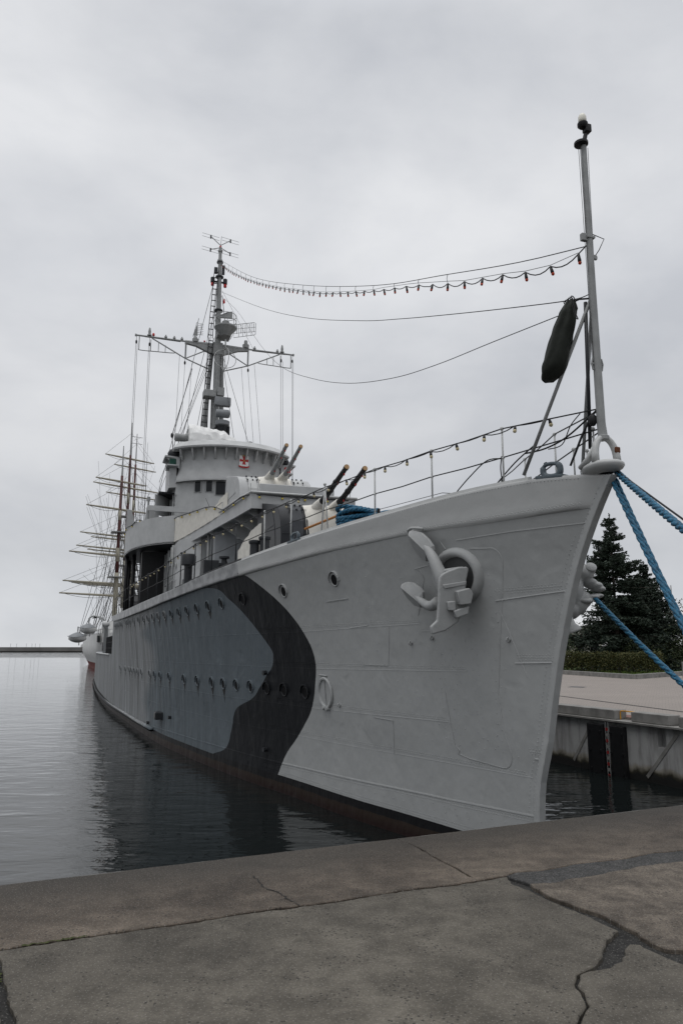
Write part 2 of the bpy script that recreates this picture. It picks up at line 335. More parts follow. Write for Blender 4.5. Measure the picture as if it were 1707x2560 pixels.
def concrete(name, c0, c1, sc=1.2, grain=.5, dark=(.018, .016, .014), damp=0.0, speck=.5, edge=False):
    m, N, L, b = nodes(name)
    tc = N.new('ShaderNodeTexCoord')
    n = N.new('ShaderNodeTexNoise'); n.inputs['Scale'].default_value = sc; n.inputs['Detail'].default_value = 8; n.inputs['Roughness'].default_value = .62; n.inputs['Distortion'].default_value = .3; L.new(tc.outputs['Object'], n.inputs['Vector'])
    r = N.new('ShaderNodeValToRGB'); r.color_ramp.elements[0].position = .33; r.color_ramp.elements[1].position = .66
    r.color_ramp.elements[0].color = c0+(1,); r.color_ramp.elements[1].color = c1+(1,); L.new(n.outputs['Fac'], r.inputs['Fac']); c = r.outputs['Color']
    g = N.new('ShaderNodeTexNoise'); g.inputs['Scale'].default_value = 60; g.inputs['Detail'].default_value = 6; g.inputs['Roughness'].default_value = .85; L.new(tc.outputs['Object'], g.inputs['Vector'])
    gr = N.new('ShaderNodeValToRGB'); gr.color_ramp.elements[0].position = .38; gr.color_ramp.elements[1].position = .62
    gr.color_ramp.elements[0].color = (1-grain,)*3+(1,); gr.color_ramp.elements[1].color = (1+grain,)*3+(1,); L.new(g.outputs['Fac'], gr.inputs['Fac'])
    c = mixc(N, L, 1.0, c, gr.outputs['Color'], 'MULTIPLY')
    st = N.new('ShaderNodeTexNoise'); st.inputs['Scale'].default_value = sc*4.5; st.inputs['Detail'].default_value = 7; st.inputs['Roughness'].default_value = .7; L.new(tc.outputs['Object'], st.inputs['Vector'])
    sr = N.new('ShaderNodeValToRGB'); sr.color_ramp.elements[0].position = .40; sr.color_ramp.elements[1].position = .60; sr.color_ramp.elements[0].color = (.72, .715, .70, 1); sr.color_ramp.elements[1].color = (1.18, 1.18, 1.17, 1); L.new(st.outputs['Fac'], sr.inputs['Fac'])
    c = mixc(N, L, 1.0, c, sr.outputs['Color'], 'MULTIPLY')
    if edge:      # damp algae-dark margin along the water's edge
        sp = N.new('ShaderNodeSeparateXYZ'); L.new(tc.outputs['Object'], sp.inputs['Vector'])
        dd = math_(N, L, 'SUBTRACT', math_(N, L, 'MULTIPLY', math_(N, L, 'SUBTRACT', sp.outputs['Y'], 7.01), math.cos(R(24.4))), math_(N, L, 'MULTIPLY', sp.outputs['X'], math.sin(R(24.4))))
        dd = math_(N, L, 'ADD', dd, math_(N, L, 'MULTIPLY', math_(N, L, 'SUBTRACT', n.outputs['Fac'], .5), 1.6))
        er = N.new('ShaderNodeMapRange'); L.new(dd, er.inputs['Value']); er.inputs['From Min'].default_value = -1.05; er.inputs['From Max'].default_value = -.25
        c = mixc(N, L, math_(N, L, 'MULTIPLY', er.outputs['Result'], .80), c, (.030, .027, .023, 1))
    # pits and specks
    v = N.new('ShaderNodeTexVoronoi'); v.inputs['Scale'].default_value = 22; v.inputs['Randomness'].default_value = 1; v.voronoi_dimensions = '2D'; L.new(tc.outputs['Object'], v.inputs['Vector'])
    pn = N.new('ShaderNodeTexNoise'); pn.inputs['Scale'].default_value = 5; L.new(tc.outputs['Object'], pn.inputs['Vector'])
    pit = math_(N, L, 'MULTIPLY', math_(N, L, 'LESS_THAN', v.outputs['Distance'], .15), math_(N, L, 'GREATER_THAN', pn.outputs['Fac'], .55))
    c = mixc(N, L, math_(N, L, 'MULTIPLY', pit, .75*speck*2 if speck < .5 else .75), c, dark+(1,))
    v2 = N.new('ShaderNodeTexVoronoi'); v2.inputs['Scale'].default_value = 31; v2.voronoi_dimensions = '2D'; L.new(tc.outputs['Object'], v2.inputs['Vector'])
    c = mixc(N, L, math_(N, L, 'MULTIPLY', math_(N, L, 'LESS_THAN', v2.outputs['Distance'], .11), .30), c, (.30, .29, .27, 1))
    L.new(c, b.inputs['Base Color']); b.inputs['Roughness'].default_value = .8; b.inputs['Specular IOR Level'].default_value = .3
    hh = math_(N, L, 'ADD', math_(N, L, 'MULTIPLY', g.outputs['Fac'], .35), math_(N, L, 'MULTIPLY', n.outputs['Fac'], .6))
    hh = math_(N, L, 'SUBTRACT', hh, math_(N, L, 'MULTIPLY', pit, .4))
    bp = N.new('ShaderNodeBump'); bp.inputs['Distance'].default_value = .014; bp.inputs['Strength'].default_value = 1.0; L.new(hh, bp.inputs['Height']); L.new(bp.outputs['Normal'], b.inputs['Normal'])
    return m
M['slab'] = concrete('slab_concrete', (.055, .049, .0405), (.110, .099, .082), .9, .28)
M['slabpink'] = concrete('pinkish_slab_concrete', (.052, .043, .035), (.132, .111, .090), 2.6, .45)
M['coping'] = concrete('quay_coping_concrete', (.040, .032, .0255), (.124, .101, .080), 1.1, .38, edge=True)
M['asphalt'] = concrete('cracked_asphalt', (.010, .0095, .009), (.028, .027, .025), 8, .6)
M['patch'] = concrete('asphalt_patch', (.026, .026, .026), (.052, .051, .050), 5, .7)
M['quaywall'] = None
def wall_mat():
    m, N, L, b = nodes('stained_quay_concrete')
    tc = N.new('ShaderNodeTexCoord'); sp = N.new('ShaderNodeSeparateXYZ'); L.new(tc.outputs['Object'], sp.inputs['Vector'])
    mp = N.new('ShaderNodeMapping'); mp.inputs['Scale'].default_value = (2.2, 2.2, .4); L.new(tc.outputs['Object'], mp.inputs['Vector'])
    n = N.new('ShaderNodeTexNoise'); n.inputs['Scale'].default_value = 1.2; n.inputs['Detail'].default_value = 8; n.inputs['Roughness'].default_value = .65; L.new(mp.outputs['Vector'], n.inputs['Vector'])
    r = N.new('ShaderNodeValToRGB'); r.color_ramp.elements[0].position = .36; r.color_ramp.elements[0].color = (.20, .195, .19, 1); r.color_ramp.elements[1].position = .56; r.color_ramp.elements[1].color = (.36, .36, .355, 1); L.new(n.outputs['Fac'], r.inputs['Fac'])
    n2 = N.new('ShaderNodeTexNoise'); n2.inputs['Scale'].default_value = 3; n2.inputs['Detail'].default_value = 6; L.new(tc.outputs['Object'], n2.inputs['Vector'])
    zz = math_(N, L, 'ADD', sp.outputs['Z'], math_(N, L, 'MULTIPLY', math_(N, L, 'SUBTRACT', n2.outputs['Fac'], .5), .35))
    al = N.new('ShaderNodeValToRGB'); al.color_ramp.elements[0].position = .16; al.color_ramp.elements[0].color = (.012, .012, .01, 1); al.color_ramp.elements[1].position = .42; al.color_ramp.elements[1].color = (1, 1, 1, 1)
    e = al.color_ramp.elements.new(.23); e.color = (.10, .085, .05, 1); e = al.color_ramp.elements.new(.33); e.color = (.75, .7, .6, 1)
    L.new(zz, al.inputs['Fac'])
    L.new(mixc(N, L, 1.0, r.outputs['Color'], al.outputs['Color'], 'MULTIPLY'), b.inputs['Base Color']); b.inputs['Roughness'].default_value = .85
    bp = N.new('ShaderNodeBump'); bp.inputs['Distance'].default_value = .03; bp.inputs['Strength'].default_value = .5; L.new(n2.outputs['Fac'], bp.inputs['Height']); L.new(bp.outputs['Normal'], b.inputs['Normal'])
    return m
M['quaywall'] = wall_mat()
def paving_mat():
    m, N, L, b = nodes('promenade_paving')
    tc = N.new('ShaderNodeTexCoord'); mp = N.new('ShaderNodeMapping'); mp.inputs['Rotation'].default_value = (0, 0, R(23)); L.new(tc.outputs['Object'], mp.inputs['Vector'])
    br = N.new('ShaderNodeTexBrick'); br.inputs['Scale'].default_value = 2.4; br.inputs['Mortar Size'].default_value = .012; br.inputs['Color1'].default_value = (.205, .178, .158, 1); br.inputs['Color2'].default_value = (.235, .205, .182, 1); br.inputs['Mortar'].default_value = (.12, .105, .095, 1)
    L.new(mp.outputs['Vector'], br.inputs['Vector'])
    n = N.new('ShaderNodeTexNoise'); n.inputs['Scale'].default_value = .5; n.inputs['Detail'].default_value = 6; L.new(tc.outputs['Object'], n.inputs['Vector'])
    r = N.new('ShaderNodeValToRGB'); r.color_ramp.elements[0].color = (.82,)*3+(1,); r.color_ramp.elements[1].color = (1.15,)*3+(1,); L.new(n.outputs['Fac'], r.inputs['Fac'])
    L.new(mixc(N, L, 1.0, br.outputs['Color'], r.outputs['Color'], 'MULTIPLY'), b.inputs['Base Color']); b.inputs['Roughness'].default_value = .75
    return m
M['paving'] = paving_mat()
def water_mat():
    m, N, L, b = nodes('harbour_water')
    b.inputs['Base Color'].default_value = (.006, .008, .008, 1); b.inputs['Roughness'].default_value = .018; b.inputs['IOR'].default_value = 1.333
    tc = N.new('ShaderNodeTexCoord')
    def nz(scale, sx, sy, det, rot=0, dist=0.0):
        mp = N.new('ShaderNodeMapping'); mp.inputs['Scale'].default_value = (sx, sy, 1); mp.inputs['Rotation'].default_value = (0, 0, R(rot)); L.new(tc.outputs['Object'], mp.inputs['Vector'])
        n = N.new('ShaderNodeTexNoise'); n.inputs['Scale'].default_value = scale; n.inputs['Detail'].default_value = det; n.inputs['Distortion'].default_value = dist; L.new(mp.outputs['Vector'], n.inputs['Vector']); return n.outputs['Fac']
    h = math_(N, L, 'ADD', math_(N, L, 'MULTIPLY', nz(1.0, .45, 1.0, 3, 8, .4), .10), math_(N, L, 'MULTIPLY', nz(3.6, .5, 1.0, 3, -12, .3), .034))
    big = nz(.06, .6, 1, 2)
    h = math_(N, L, 'MULTIPLY', h, math_(N, L, 'ADD', math_(N, L, 'MULTIPLY', big, 1.6), .1))
    bp = N.new('ShaderNodeBump'); bp.inputs['Distance'].default_value = 1.0; bp.inputs['Strength'].default_value = .52; L.new(h, bp.inputs['Height']); L.new(bp.outputs['Normal'], b.inputs['Normal'])
    return m
M['water'] = water_mat()
def leaf(name, c0, c1):
    m, N, L, b = nodes(name)
    g = N.new('ShaderNodeNewGeometry'); r = N.new('ShaderNodeValToRGB'); r.color_ramp.elements[0].color = c0+(1,); r.color_ramp.elements[1].color = c1+(1,)
    L.new(g.outputs['Random Per Island'], r.inputs['Fac']); L.new(r.outputs['Color'], b.inputs['Base Color']); b.inputs['Roughness'].default_value = .7; b.inputs['Specular IOR Level'].default_value = .2
    return m
M['needle'] = leaf('spruce_needles', (.012, .020, .014), (.036, .050, .036))
M['hedge'] = leaf('hedge_leaves', (.022, .032, .010), (.080, .074, .024))
M['bush'] = leaf('bush_leaves', (.015, .024, .010), (.045, .055, .024))
M['bark'] = simple('bark', (.06, .05, .042), .85, var=.3, scale=3)
M['grass'] = leaf('grass_blades', (.05, .09, .012), (.10, .15, .025))
M['stone'] = simple('granite_kerb', (.20, .195, .185), .8, var=.25, scale=3, bump=.3)
M['rust'] = simple('rust', (.10, .04, .02), .8, var=.3, scale=15)
M['shipwhite'] = simple('tall_ship_white', (.58, .58, .57), .45, var=.08, scale=.6)
M['shipred'] = simple('antifouling_red', (.20, .035, .025), .6, var=.15, scale=.8)
M['spar'] = simple('buff_spar_paint', (.30, .28, .225), .5, var=.1, scale=1)
M['mastred'] = simple('oxide_red_mast', (.065, .020, .018), .5, var=.15, scale=1)
M['rigging'] = simple('tarred_rigging', (.055, .055, .055), .8)
M['yellow'] = simple('yellow_paint', (.55, .27, .03), .5, var=.15, scale=10)
M['breakwater'] = simple('breakwater_concrete', (.16, .155, .15), .9, var=.2, scale=.05)
M['breakdark'] = simple('breakwater_wet_base', (.03, .03, .028), .9, var=.2, scale=.05)
M['bldg'] = simple('pale_render', (.45, .43, .39), .8, var=.1, scale=.5)

# ================================================================== SETTING
def struct(o): o['kind'] = 'structure'; return o
# water: one sheet to the horizon
mb = MB(); mb.add([(-9000, -60, 0), (9000, -60, 0), (9000, 12000, 0), (-9000, 12000, 0)], [(0, 1, 2, 3)]); struct(mb.build('water', M['water']))

# quay in the foreground
QA = R(24.4); QD = Vector((math.cos(QA), math.sin(QA), 0)); QN = Vector((-math.sin(QA), math.cos(QA), 0))   # edge direction, outward
QE = Vector((0, 7.01, 0))
def Q(u, v, z): p = QE+QD*u+QN*v; return (p.x, p.y, z)
CORN = 13.0   # where the promenade wall meets this quay
mb = MB()   # body of the quay: asphalt bed under the slabs, vertical face to the water
mb.prism([(-40, -30), (CORN, -30), (CORN, -.02), (-40, -.02)], -3, 1.572, Q)
struct(mb.build('quay', M['asphalt']))
def jag(poly, step=.045, amp=.012, seed=0, frac=None):
    rr = random.Random(seed); o = []
    n = len(poly)
    for i in range(n):
        a = Vector(poly[i]); b = Vector(poly[(i+1) % n]); d = b-a; k = max(1, int(d.length/step)); k = min(k, 90)
        pn = Vector((-d.y, d.x)).normalized() if d.length > 1e-6 else Vector((0, 0))
        for j in range(k):
            p = a+d*(j/k)
            w = amp*(rr.uniform(-1, 1)+1.2*mnoise.noise((p.x*3.1, p.y*3.1, seed*1.7)))
            o.append(tuple(p+pn*w) if j else tuple(p))
    return o
def slab(poly, mat, z=1.6, seed=0, amp=.012, name='quay_slab', h=.03):
    mb = MB(); pp = jag(poly, seed=seed, amp=amp)
    # ensure ccw
    ar = sum(pp[i][0]*pp[(i+1) % len(pp)][1]-pp[(i+1) % len(pp)][0]*pp[i][1] for i in range(len(pp)))
    if ar < 0: pp = pp[::-1]
    n = len(pp); c = .006
    cen = []
    for i in range(n):
        a = Vector(pp[i-1]); b = Vector(pp[(i+1) % n]); d = (b-a); pn = Vector((-d.y, d.x)); pn = pn.normalized() if pn.length > 1e-6 else pn
        q = Vector(pp[i])+pn*c; cen.append((q.x, q.y))
    vs = [(x, y, z-h) for x, y in pp]+[(x, y, z-c) for x, y in pp]+[(x, y, z) for x, y in cen]
    fs = [tuple(range(2*n, 3*n))]
    for i in range(n):
        j = (i+1) % n; fs += [(i, j, n+j, n+i), (n+i, n+j, 2*n+j, 2*n+i)]
    mb.add(vs, fs); return struct(mb.build(name, mat))
A1 = [(-1.97, 4.658), (-1.419, 4.908), (-0.989, 5.08), (-0.667, 5.249), (0.001, 5.507), (0.472, 5.735), (0.801, 5.845), (1.012, 5.949), (1.255, 6.072)]
Bc = [(0.495, 7.139), (0.666, 6.877), (0.764, 6.588), (0.91, 6.24), (0.965, 6.058), (1.02, 5.965)]
PT = [(1.264, 6.085), (1.356, 6.17), (1.572, 6.216), (1.923, 6.409), (2.322, 6.536), (2.63, 6.715), (2.945, 6.806)]
PB = [(2.793, 6.472), (2.444, 6.347), (1.82, 6.03), (1.729, 6.003), (1.586, 5.907), (1.395, 5.881)]
DU = [(1.393, 5.845), (1.503, 5.509), (1.686, 5.252), (1.783, 4.982), (1.82, 4.807), (1.868, 4.676), (1.971, 4.66)]
DL = [(1.262, 5.845), (1.365, 5.672), (1.478, 5.42), (1.587, 5.211), (1.702, 4.946), (1.579, 4.807), (1.486, 4.613), (1.432, 4.508), (1.373, 4.421)]
BR = [(1.387, 4.38), (1.457, 4.407), (1.56, 4.493), (1.641, 4.676), (1.688, 4.734), (1.748, 4.724), (1.797, 4.598), (1.876, 4.45)]
Cc = [(1.259, 4.325), (1.211, 4.208), (1.207, 4.073), (1.195, 3.97), (1.132, 3.872), (1.092, 3.793)]
def q2(u, v): p = Q(u, v, 0); return (p[0], p[1])
def off(pts, dx, dy): return [(x+dx, y+dy) for x, y in pts]
edgeL = q2(-12, -.035); edgeB = q2(.543, -.035)
lineL = (-1.97-9.0, 4.658-4.05)
slab([edgeL, edgeB]+Bc[1:5]+[Bc[5]]+off(A1[:7][::-1], 0, .008)+[lineL], M['coping'], seed=1, amp=.008)
g = .022
edgeR = q2(12, -.035)
slab([q2(.56, -.035), edgeR, (12.0, 10.75), (2.945+.6, 7.08)]+PT[::-1]+off([A1[8], A1[7]], 0, .009)+[(x+g, y+.004) for x, y in Bc[::-1][1:]], M['coping'], seed=2, amp=.008)
slab(off(A1, 0, -.026)+[(1.262, 6.03)]+DL+[(x-.008, y) for x, y in Cc]+[(.75, 2.6), (.4, -4), (-1.0, -4), (-1.3, 3.2)]+[(-1.50, 3.79), (-1.63, 4.02), (-1.775, 4.27), (-1.865, 4.46)], M['slab'], seed=3, amp=.010)
slab(PB[::-1]+[(12.0, 10.35), (12.0, 9.0), (4.0, 5.6)]+DU[::-1], M['slabpink'], seed=4, amp=.012)
slab(BR[:1]+BR+[(3.5, 4.6), (6, 3), (4, -4), (.42, -4), (.78, 2.6)]+[(x+.010, y) for x, y in Cc[::-1]], M['slab'], seed=5, amp=.010)
slab([(-11.0, .55), (-2.03, 4.60), (-1.93, 4.42), (-1.80, 4.20), (-1.68, 4.0), (-1.57, 3.79), (-1.36, 3.2), (-1.05, -4), (-11, -4)], M['slab'], seed=6, amp=.012)
slab(PT+[(3.55, 7.07), (12.0, 10.72), (12.0, 10.38), (3.5, 6.72)]+PB, M['patch'], z=1.596, seed=7, amp=.007)
# steel/worn nosing along the quay edge
mb = MB(); rows = []
for k in range(7):
    a = k/6*math.pi/2; rows.append([Q(u, -.04+.05*math.sin(a), 1.55+.05*math.cos(a)-.002) for u in [-12+i*.25 for i in range(97)]])
mb.grid(rows, flip=True); mb.grid([[Q(u, .01, 1.548) for u in (-12, 12)], [Q(u, .01, -3) for u in (-12, 12)]], flip=True)
struct(mb.build('quay_edge', M['stone'], smooth=True))
# hairline crack and moss: thin real fillets in the coping
def ribbon(pts, w, z, mat, name, seed):
    mb = MB(); rr = random.Random(seed); P = smoothpath([(x, y, z) for x, y in pts], 10)
    l = []; r_ = []
    for i, p in enumerate(P):
        d = (P[min(i+1, len(P)-1)]-P[max(i-1, 0)]); d.z = 0; d.normalize(); nn = Vector((-d.y, d.x, 0)); j = nn*rr.uniform(-.012, .012)
        ww = w*rr.uniform(.35, 1.2); l.append(p+nn*ww+j); r_.append(p-nn*ww+j)
    mb.grid([r_, l]); return struct(mb.build(name, mat))
ribbon([(-0.668, 6.056), (-0.609, 5.895), (-0.556, 5.767), (-0.443, 5.646), (-0.29, 5.396)], .006, 1.6035, M['asphalt'], 'quay_crack', 3)
M['moss'] = simple('moss', (.035, .042, .012), .9, var=.4, scale=40)
ribbon([(-1.86, 4.70), (-1.72, 4.765), (-1.60, 4.825), (-1.53, 4.85)], .012, 1.6035, M['moss'], 'moss_strip', 5)
ribbon([(-1.9, 4.45), (-1.845, 4.36), (-1.80, 4.26)], .018, 1.585, M['moss'], 'moss_strip', 6)

# promenade on the right and its wall
U = Vector((-.39, .92, 0)).normalized(); V = Vector((U.y, -U.x, 0)); WP = Vector((7.2, 21.0, 0))     # along wall (away), landward
def PW(u, v, z): p = WP+U*u+V*v; return (p.x, p.y, z)
mb = MB(); mb.prism([(-14, .35), (160, .35), (160, 260), (-14, 260)], -3, 1.5, PW); struct(mb.build('promenade', M['paving']))
mb = MB(); mb.prism([(-14, -.5), (150, -.5), (150, .3), (-14, .3)], -3, -2.9, PW)
# ------------------------------------------------ promenade wall, kerb blocks, fenders, ladder
wall = empty('quay_wall', PW(0, 0, 0), math.atan2(U.y, U.x)); tag(wall, 'long stained grey concrete quay wall rising from the water right of the warship', 'wall')
def wl(u, v, z): return (u, -v, z)   # local: x along wall, y = -landward
mb = MB()
for a, b in ((-14, -2.12), (-1.85, 1.03), (1.045, 12), (12.015, 40), (40.015, 110)):
    mb.box(wl((a+b)/2, .17, -.82), (b-a, .34, 4.42))
mb.box(wl(-1.985, .17, -1.06), (.27, .34, 3.92)); mb.box(wl(-1.985, .26, 1.15), (.27, .16, .5))
mb.build('wall_face', M['quaywall'], wall)
mb = MB(); mb.box(wl(48, .12, 1.415), (124, .5, .045)); mb.build('ledge', M['stone'], wall)
mb = MB()      # slanting grooves left by old stairs: shallow raised ribs
for (u0, z0, u1, z1) in ((.58, 1.16, 1.33, .18), (-2.55, 1.33, -1.43, .12), (3.2, 1.2, 4.0, .1), (-4.6, 1.2, -3.7, .1)):
    d = Vector((u1-u0, 0, z1-z0)); l = d.length; ang = math.atan2(-(z1-z0), u1-u0)
    mb.box(wl((u0+u1)/2, -.004, (z0+z1)/2), (l, .02, .09), M=Matrix.Rotation(ang, 4, 'Y'))
mb.build('stair_scar', M['stone'], wall)
KB = 'concrete kerb blocks along the promenade edge'
for (a, b, lab) in ((-.40, 14, 'long grey concrete kerb block on the promenade edge left of the yellow grab rail'), (-2.23, -.99, 'short grey concrete kerb block between two gaps right of the yellow grab rail'), (-9, -2.53, 'rightmost concrete kerb block, its far end out of sight')):
    k = empty('kerb_block', PW((a+b)/2, .22, 1.44), math.atan2(U.y, U.x)); tag(k, lab, 'kerb block', KB)
    mb = MB(); 
    if b-a > 5:
        mb.box((-(b-a)/2+.72, 0, .125), (1.44-.01, .42, .25), bev=.02)
        mb.box((.72, 0, .125), (b-a-1.44-.01, .42, .25), bev=.02)
    else: mb.box((0, 0, .125), (b-a, .42, .25), bev=.02)
    mb.build('concrete_block', M['stone'], k)
for (a, b, lab) in ((-.07, .55, 'black rubber fender on the quay wall, left of the red and white ladder'), (-.82, -.33, 'black rubber fender on the quay wall, right of the red and white ladder')):
    k = empty('fender', PW((a+b)/2, 0, 0), math.atan2(U.y, U.x)); tag(k, lab, 'fender', 'black fenders beside the ladder')
    mb = MB(); mb.box((0, .075, .5), (b-a, .15, 1.58), bev=.02); mb.build('rubber_panel', M['black'], k)
    mb = MB()
    for x in (-.2, .2):
        for z in (.1, .6, 1.1): mb = MB(); mb.cyl((x, .14, z), (x, .17, z), .035, n=8); mb.build('bolt', M['black'], k)
M['rungred'] = simple('faded_red', (.22, .02, .02), .6)
lad = empty('quay_ladder', PW(-.21, 0, 0), math.atan2(U.y, U.x)); tag(lad, 'red and white striped ladder set between two black fenders on the quay wall', 'ladder')
for dx in (-.05, .055):
    mb = MB(); mb.cyl((dx, .12, -.4), (dx, .12, 1.36), .010); mb.cyl((dx, .12, 1.36), (dx, -.05, 1.42), .010); mb.build('rail', M['mast'], lad)
for i in range(9):
    mb = MB(); mb.box((0, .12, -.02+i*.15), (.08, .035, .075)); mb.build('rung', M['rungred'] if i % 2 == 0 else M['stone'], lad)
gr_ = empty('grab_rail', PW(-.7, .2, 1.5), math.atan2(U.y, U.x)); tag(gr_, 'low yellow bent tube grab rail above the ladder on the promenade edge', 'grab rail')
mb = MB(); mb.tube(smoothpath([(.29, .0, -.06), (.29, 0, .10), (.27, 0, .155), (.2, 0, .17), (-.2, 0, .17), (-.27, 0, .155), (-.29, 0, .1), (-.29, 0, -.06)], 4), .016); mb.build('rail_tube', M['yellow'], gr_, smooth=True)
M['brick'] = simple('red_brown_paving', (.16, .085, .07), .8, var=.25, scale=20)
mb = MB(); mb.prism([(-14, .352), (40, .352), (40, .9), (-14, .9)], 1.46, 1.504, PW); struct(mb.build('paving_border', M['brick']))
mb = MB(); mb.prism([(8.35, 30.9), (8.51, 30.9), (10.12, 22.3), (9.96, 22.3)], 1.49, 1.5045); mb.prism([(9.96, 22.3), (10.12, 22.3), (14, 12), (13.84, 12)], 1.49, 1.5045); struct(mb.build('drain_strip', M['asphalt']))
mb = MB(); mb.prism([(11.0, 37.0), (11.6, 36.5), (12.0, 37.2), (11.45, 37.8)], 1.49, 1.5045)
tag(mb.build('manhole_cover', M['darkgrey']), 'dark flat access plate set in the promenade paving', 'access plate')
# lawn with kerb
mb = MB(); mb.prism([(15.5, 61.5), (18.14, 47.2), (26.0, 56.0), (60, 62), (60, 130), (10, 130)], 1.4, 1.56); struct(mb.build('lawn', simple('lawn_turf', (.045, .075, .014), .9, var=.3, scale=2)))
mb = MB(); rr = random.Random(4)
for i in range(5000):
    x = rr.uniform(19, 31); y = rr.uniform(48.5, 62)
    if y < 47.2+(x-18.14)*1.12+.3: continue
    h = rr.uniform(.06, .16); a = rr.uniform(0, 3.14); w = .03
    mb.add([(x-w*math.cos(a), y-w*math.sin(a), 1.56), (x+w*math.cos(a), y+w*math.sin(a), 1.56), (x+rr.uniform(-.05, .05), y+rr.uniform(-.05, .05), 1.56+h)], [(0, 1, 2)])
o = mb.build('grass', M['grass']); o['kind'] = 'stuff'
def kerb(a, b, lab, n):
    a = Vector(a+(1.5,)); b = Vector(b+(1.5,)); d = b-a; k = empty('lawn_kerb', (a+b)/2, math.atan2(d.y, d.x)); tag(k, lab, 'kerb', 'stone kerbs round the lawn')
    mb = MB(); l = d.length/n
    for i in range(n): mb.box((-d.length/2+l*(i+.5), 0, .12), (l-.03, .28, .34), bev=.02)
    mb.build('stone', M['stone'], k)
kerb((15.3, 62.5), (18.14, 47.0), 'granite kerb in front of the clipped hedge', 12)
kerb((18.2, 47.05), (27.0, 56.8), 'granite kerb in front of the open grass right of the hedge', 8)
# ------------------------------------------------ vegetation
def leafcards(mb, pts, size, rr, flat=.5):
    for p in pts:
        s = size*rr.uniform(.6, 1.35); a = Vector((rr.uniform(-1, 1), rr.uniform(-1, 1), rr.uniform(-flat, flat))).normalized(); b = a.cross(Vector((rr.uniform(-1, 1), rr.uniform(-1, 1), rr.uniform(-1, 1)))); b = b.normalized() if b.length > .01 else a.orthogonal()
        p = Vector(p); q = b*s*.45
        mb.add([p-a*s*.5, p+q*.6, p+a*s*.5, p-q*.6], [(0, 1, 2, 3)])
def spruce(x, y, h, rad, seed, label, lean=0.0, z0=1.5, bare=.04):
    t = empty('spruce_tree', (x, y, z0)); tag(t, label, 'tree', 'trees behind the hedge'); rr = random.Random(seed)
    mb = MB(); mb.tube([(lean*h*k/8, 0, h*k/8) for k in range(9)], [.20*(1-k/8)+.02 for k in range(9)], 8); mb.build('trunk', M['bark'], t)
    br = MB(); lf = MB(); z = h*bare
    while z < h*.985:
        f = z/h; R_ = rad*(1-f)**.82*(.93+.12*math.sin(z*3.3+seed))+.12
        nb = 7 if f < .8 else 5
        for k in range(nb):
            az = rr.uniform(0, 6.283); L_ = R_*rr.uniform(.62, 1.16)*(1.25 if rr.random() < .12 else 1)
            droop = rr.uniform(.10, .30)*(1-f)+.02; P = []
            for j in range(6):
                q = j/5; P.append(Vector((lean*z+math.cos(az)*L_*q, math.sin(az)*L_*q, z+L_*(.25*q*(f-.3)-droop*q*q+.10*q**3))))
            br.tube(P, [.035*(1-.15*j) for j in range(6)], 4, caps=False)
            n = int(10+26*L_)
            pts = []
            for i in range(int(n*2.7)):
                q = rr.uniform(.08, 1)**.75; i0 = min(4, int(q*5)); p = P[i0].lerp(P[i0+1], q*5-i0)
                w = .10+.20*L_*(1-abs(q-.55))*.8
                pts.append(p+Vector((-math.sin(az), math.cos(az), 0))*rr.uniform(-w, w)+Vector((0, 0, rr.uniform(-.26, .05)*(.5+.4*L_))))
            leafcards(lf, pts, .23 if f < .85 else .17, rr, .45)
        z += h*rr.uniform(.016, .028)
    leafcards(lf, [(lean*h+rr.uniform(-.06, .06), rr.uniform(-.06, .06), h*rr.uniform(.955, 1.01)) for _ in range(30)], .16, rr, 1)
    br.build('branches', M['bark'], t); lf.build('crown', M['needle'], t)
spruce(23.5, 64, 13.5, 5.0, 3, 'tall pointed dark spruce nearest the bow of the warship')
spruce(26.8, 65.5, 9.4, 4.4, 8, 'shorter dark spruce at the right shoulder of the tall pointed spruce')
def bush(x, y, rx, ry, h, seed, label, mat='bush', name='bush', n=1500, size=.16, group='bushes under the spruces', z0=1.5):
    t = empty(name, (x, y, z0)); tag(t, label, 'bush', group); rr = random.Random(seed)
    mb = MB()
    for k in range(5):
        a = rr.uniform(0, 6.28); mb.tube([(0, 0, 0), (math.cos(a)*rx*.3, math.sin(a)*ry*.3, h*.5), (math.cos(a)*rx*.6, math.sin(a)*ry*.6, h*.8)], [.04, .03, .01], 5)
    mb.build('stems', M['bark'], t)
    lf = MB(); pts = []
    cl = [(rr.uniform(-1, 1)*rx*.7, rr.uniform(-1, 1)*ry*.7, h*rr.uniform(.25, .8), rr.uniform(.3, .6)) for _ in range(14)]
    for i in range(n):
        c = rr.choice(cl); v = Vector((rr.gauss(0, 1), rr.gauss(0, 1), rr.gauss(0, 1))).normalized()*c[3]*rr.uniform(.5, 1)*min(rx, h*.8)
        p = Vector((c[0]+v.x, c[1]+v.y, c[2]+v.z))
        if p.z > .02: pts.append(p)
    leafcards(lf, pts, size, rr, 1); lf.build('foliage', M[mat], t)
bush(17.6, 63, 2.2, 1.5, 3.6, 1, 'rounded dark green bush left of the spruces, beside the bow', n=2600)
bush(20.0, 66, 2.6, 1.6, 3.9, 2, 'dense bush filling the gap under the tall spruce', n=2600)
bush(25.0, 62, 2.4, 1.5, 2.6, 5, 'dark low bush behind the right end of the hedge', n=2600)
bush(28.5, 63, 2.6, 1.6, 3.4, 6, 'wide dark bush behind the grass and the stone plinth', n=3000)
bush(32.3, 67, 2.6, 1.6, 5.2, 7, 'light airy bush at the right edge of the photo', n=3000, size=.2)
bush(30.2, 70, 2.0, 1.6, 7.4, 9, 'thin young tree like bush behind the street lamp', n=2200, size=.2)
h = empty('hedge', (19.2, 57.5, 1.56)); tag(h, 'long clipped yellow green hedge behind the granite kerb', 'hedge'); rr = random.Random(12)
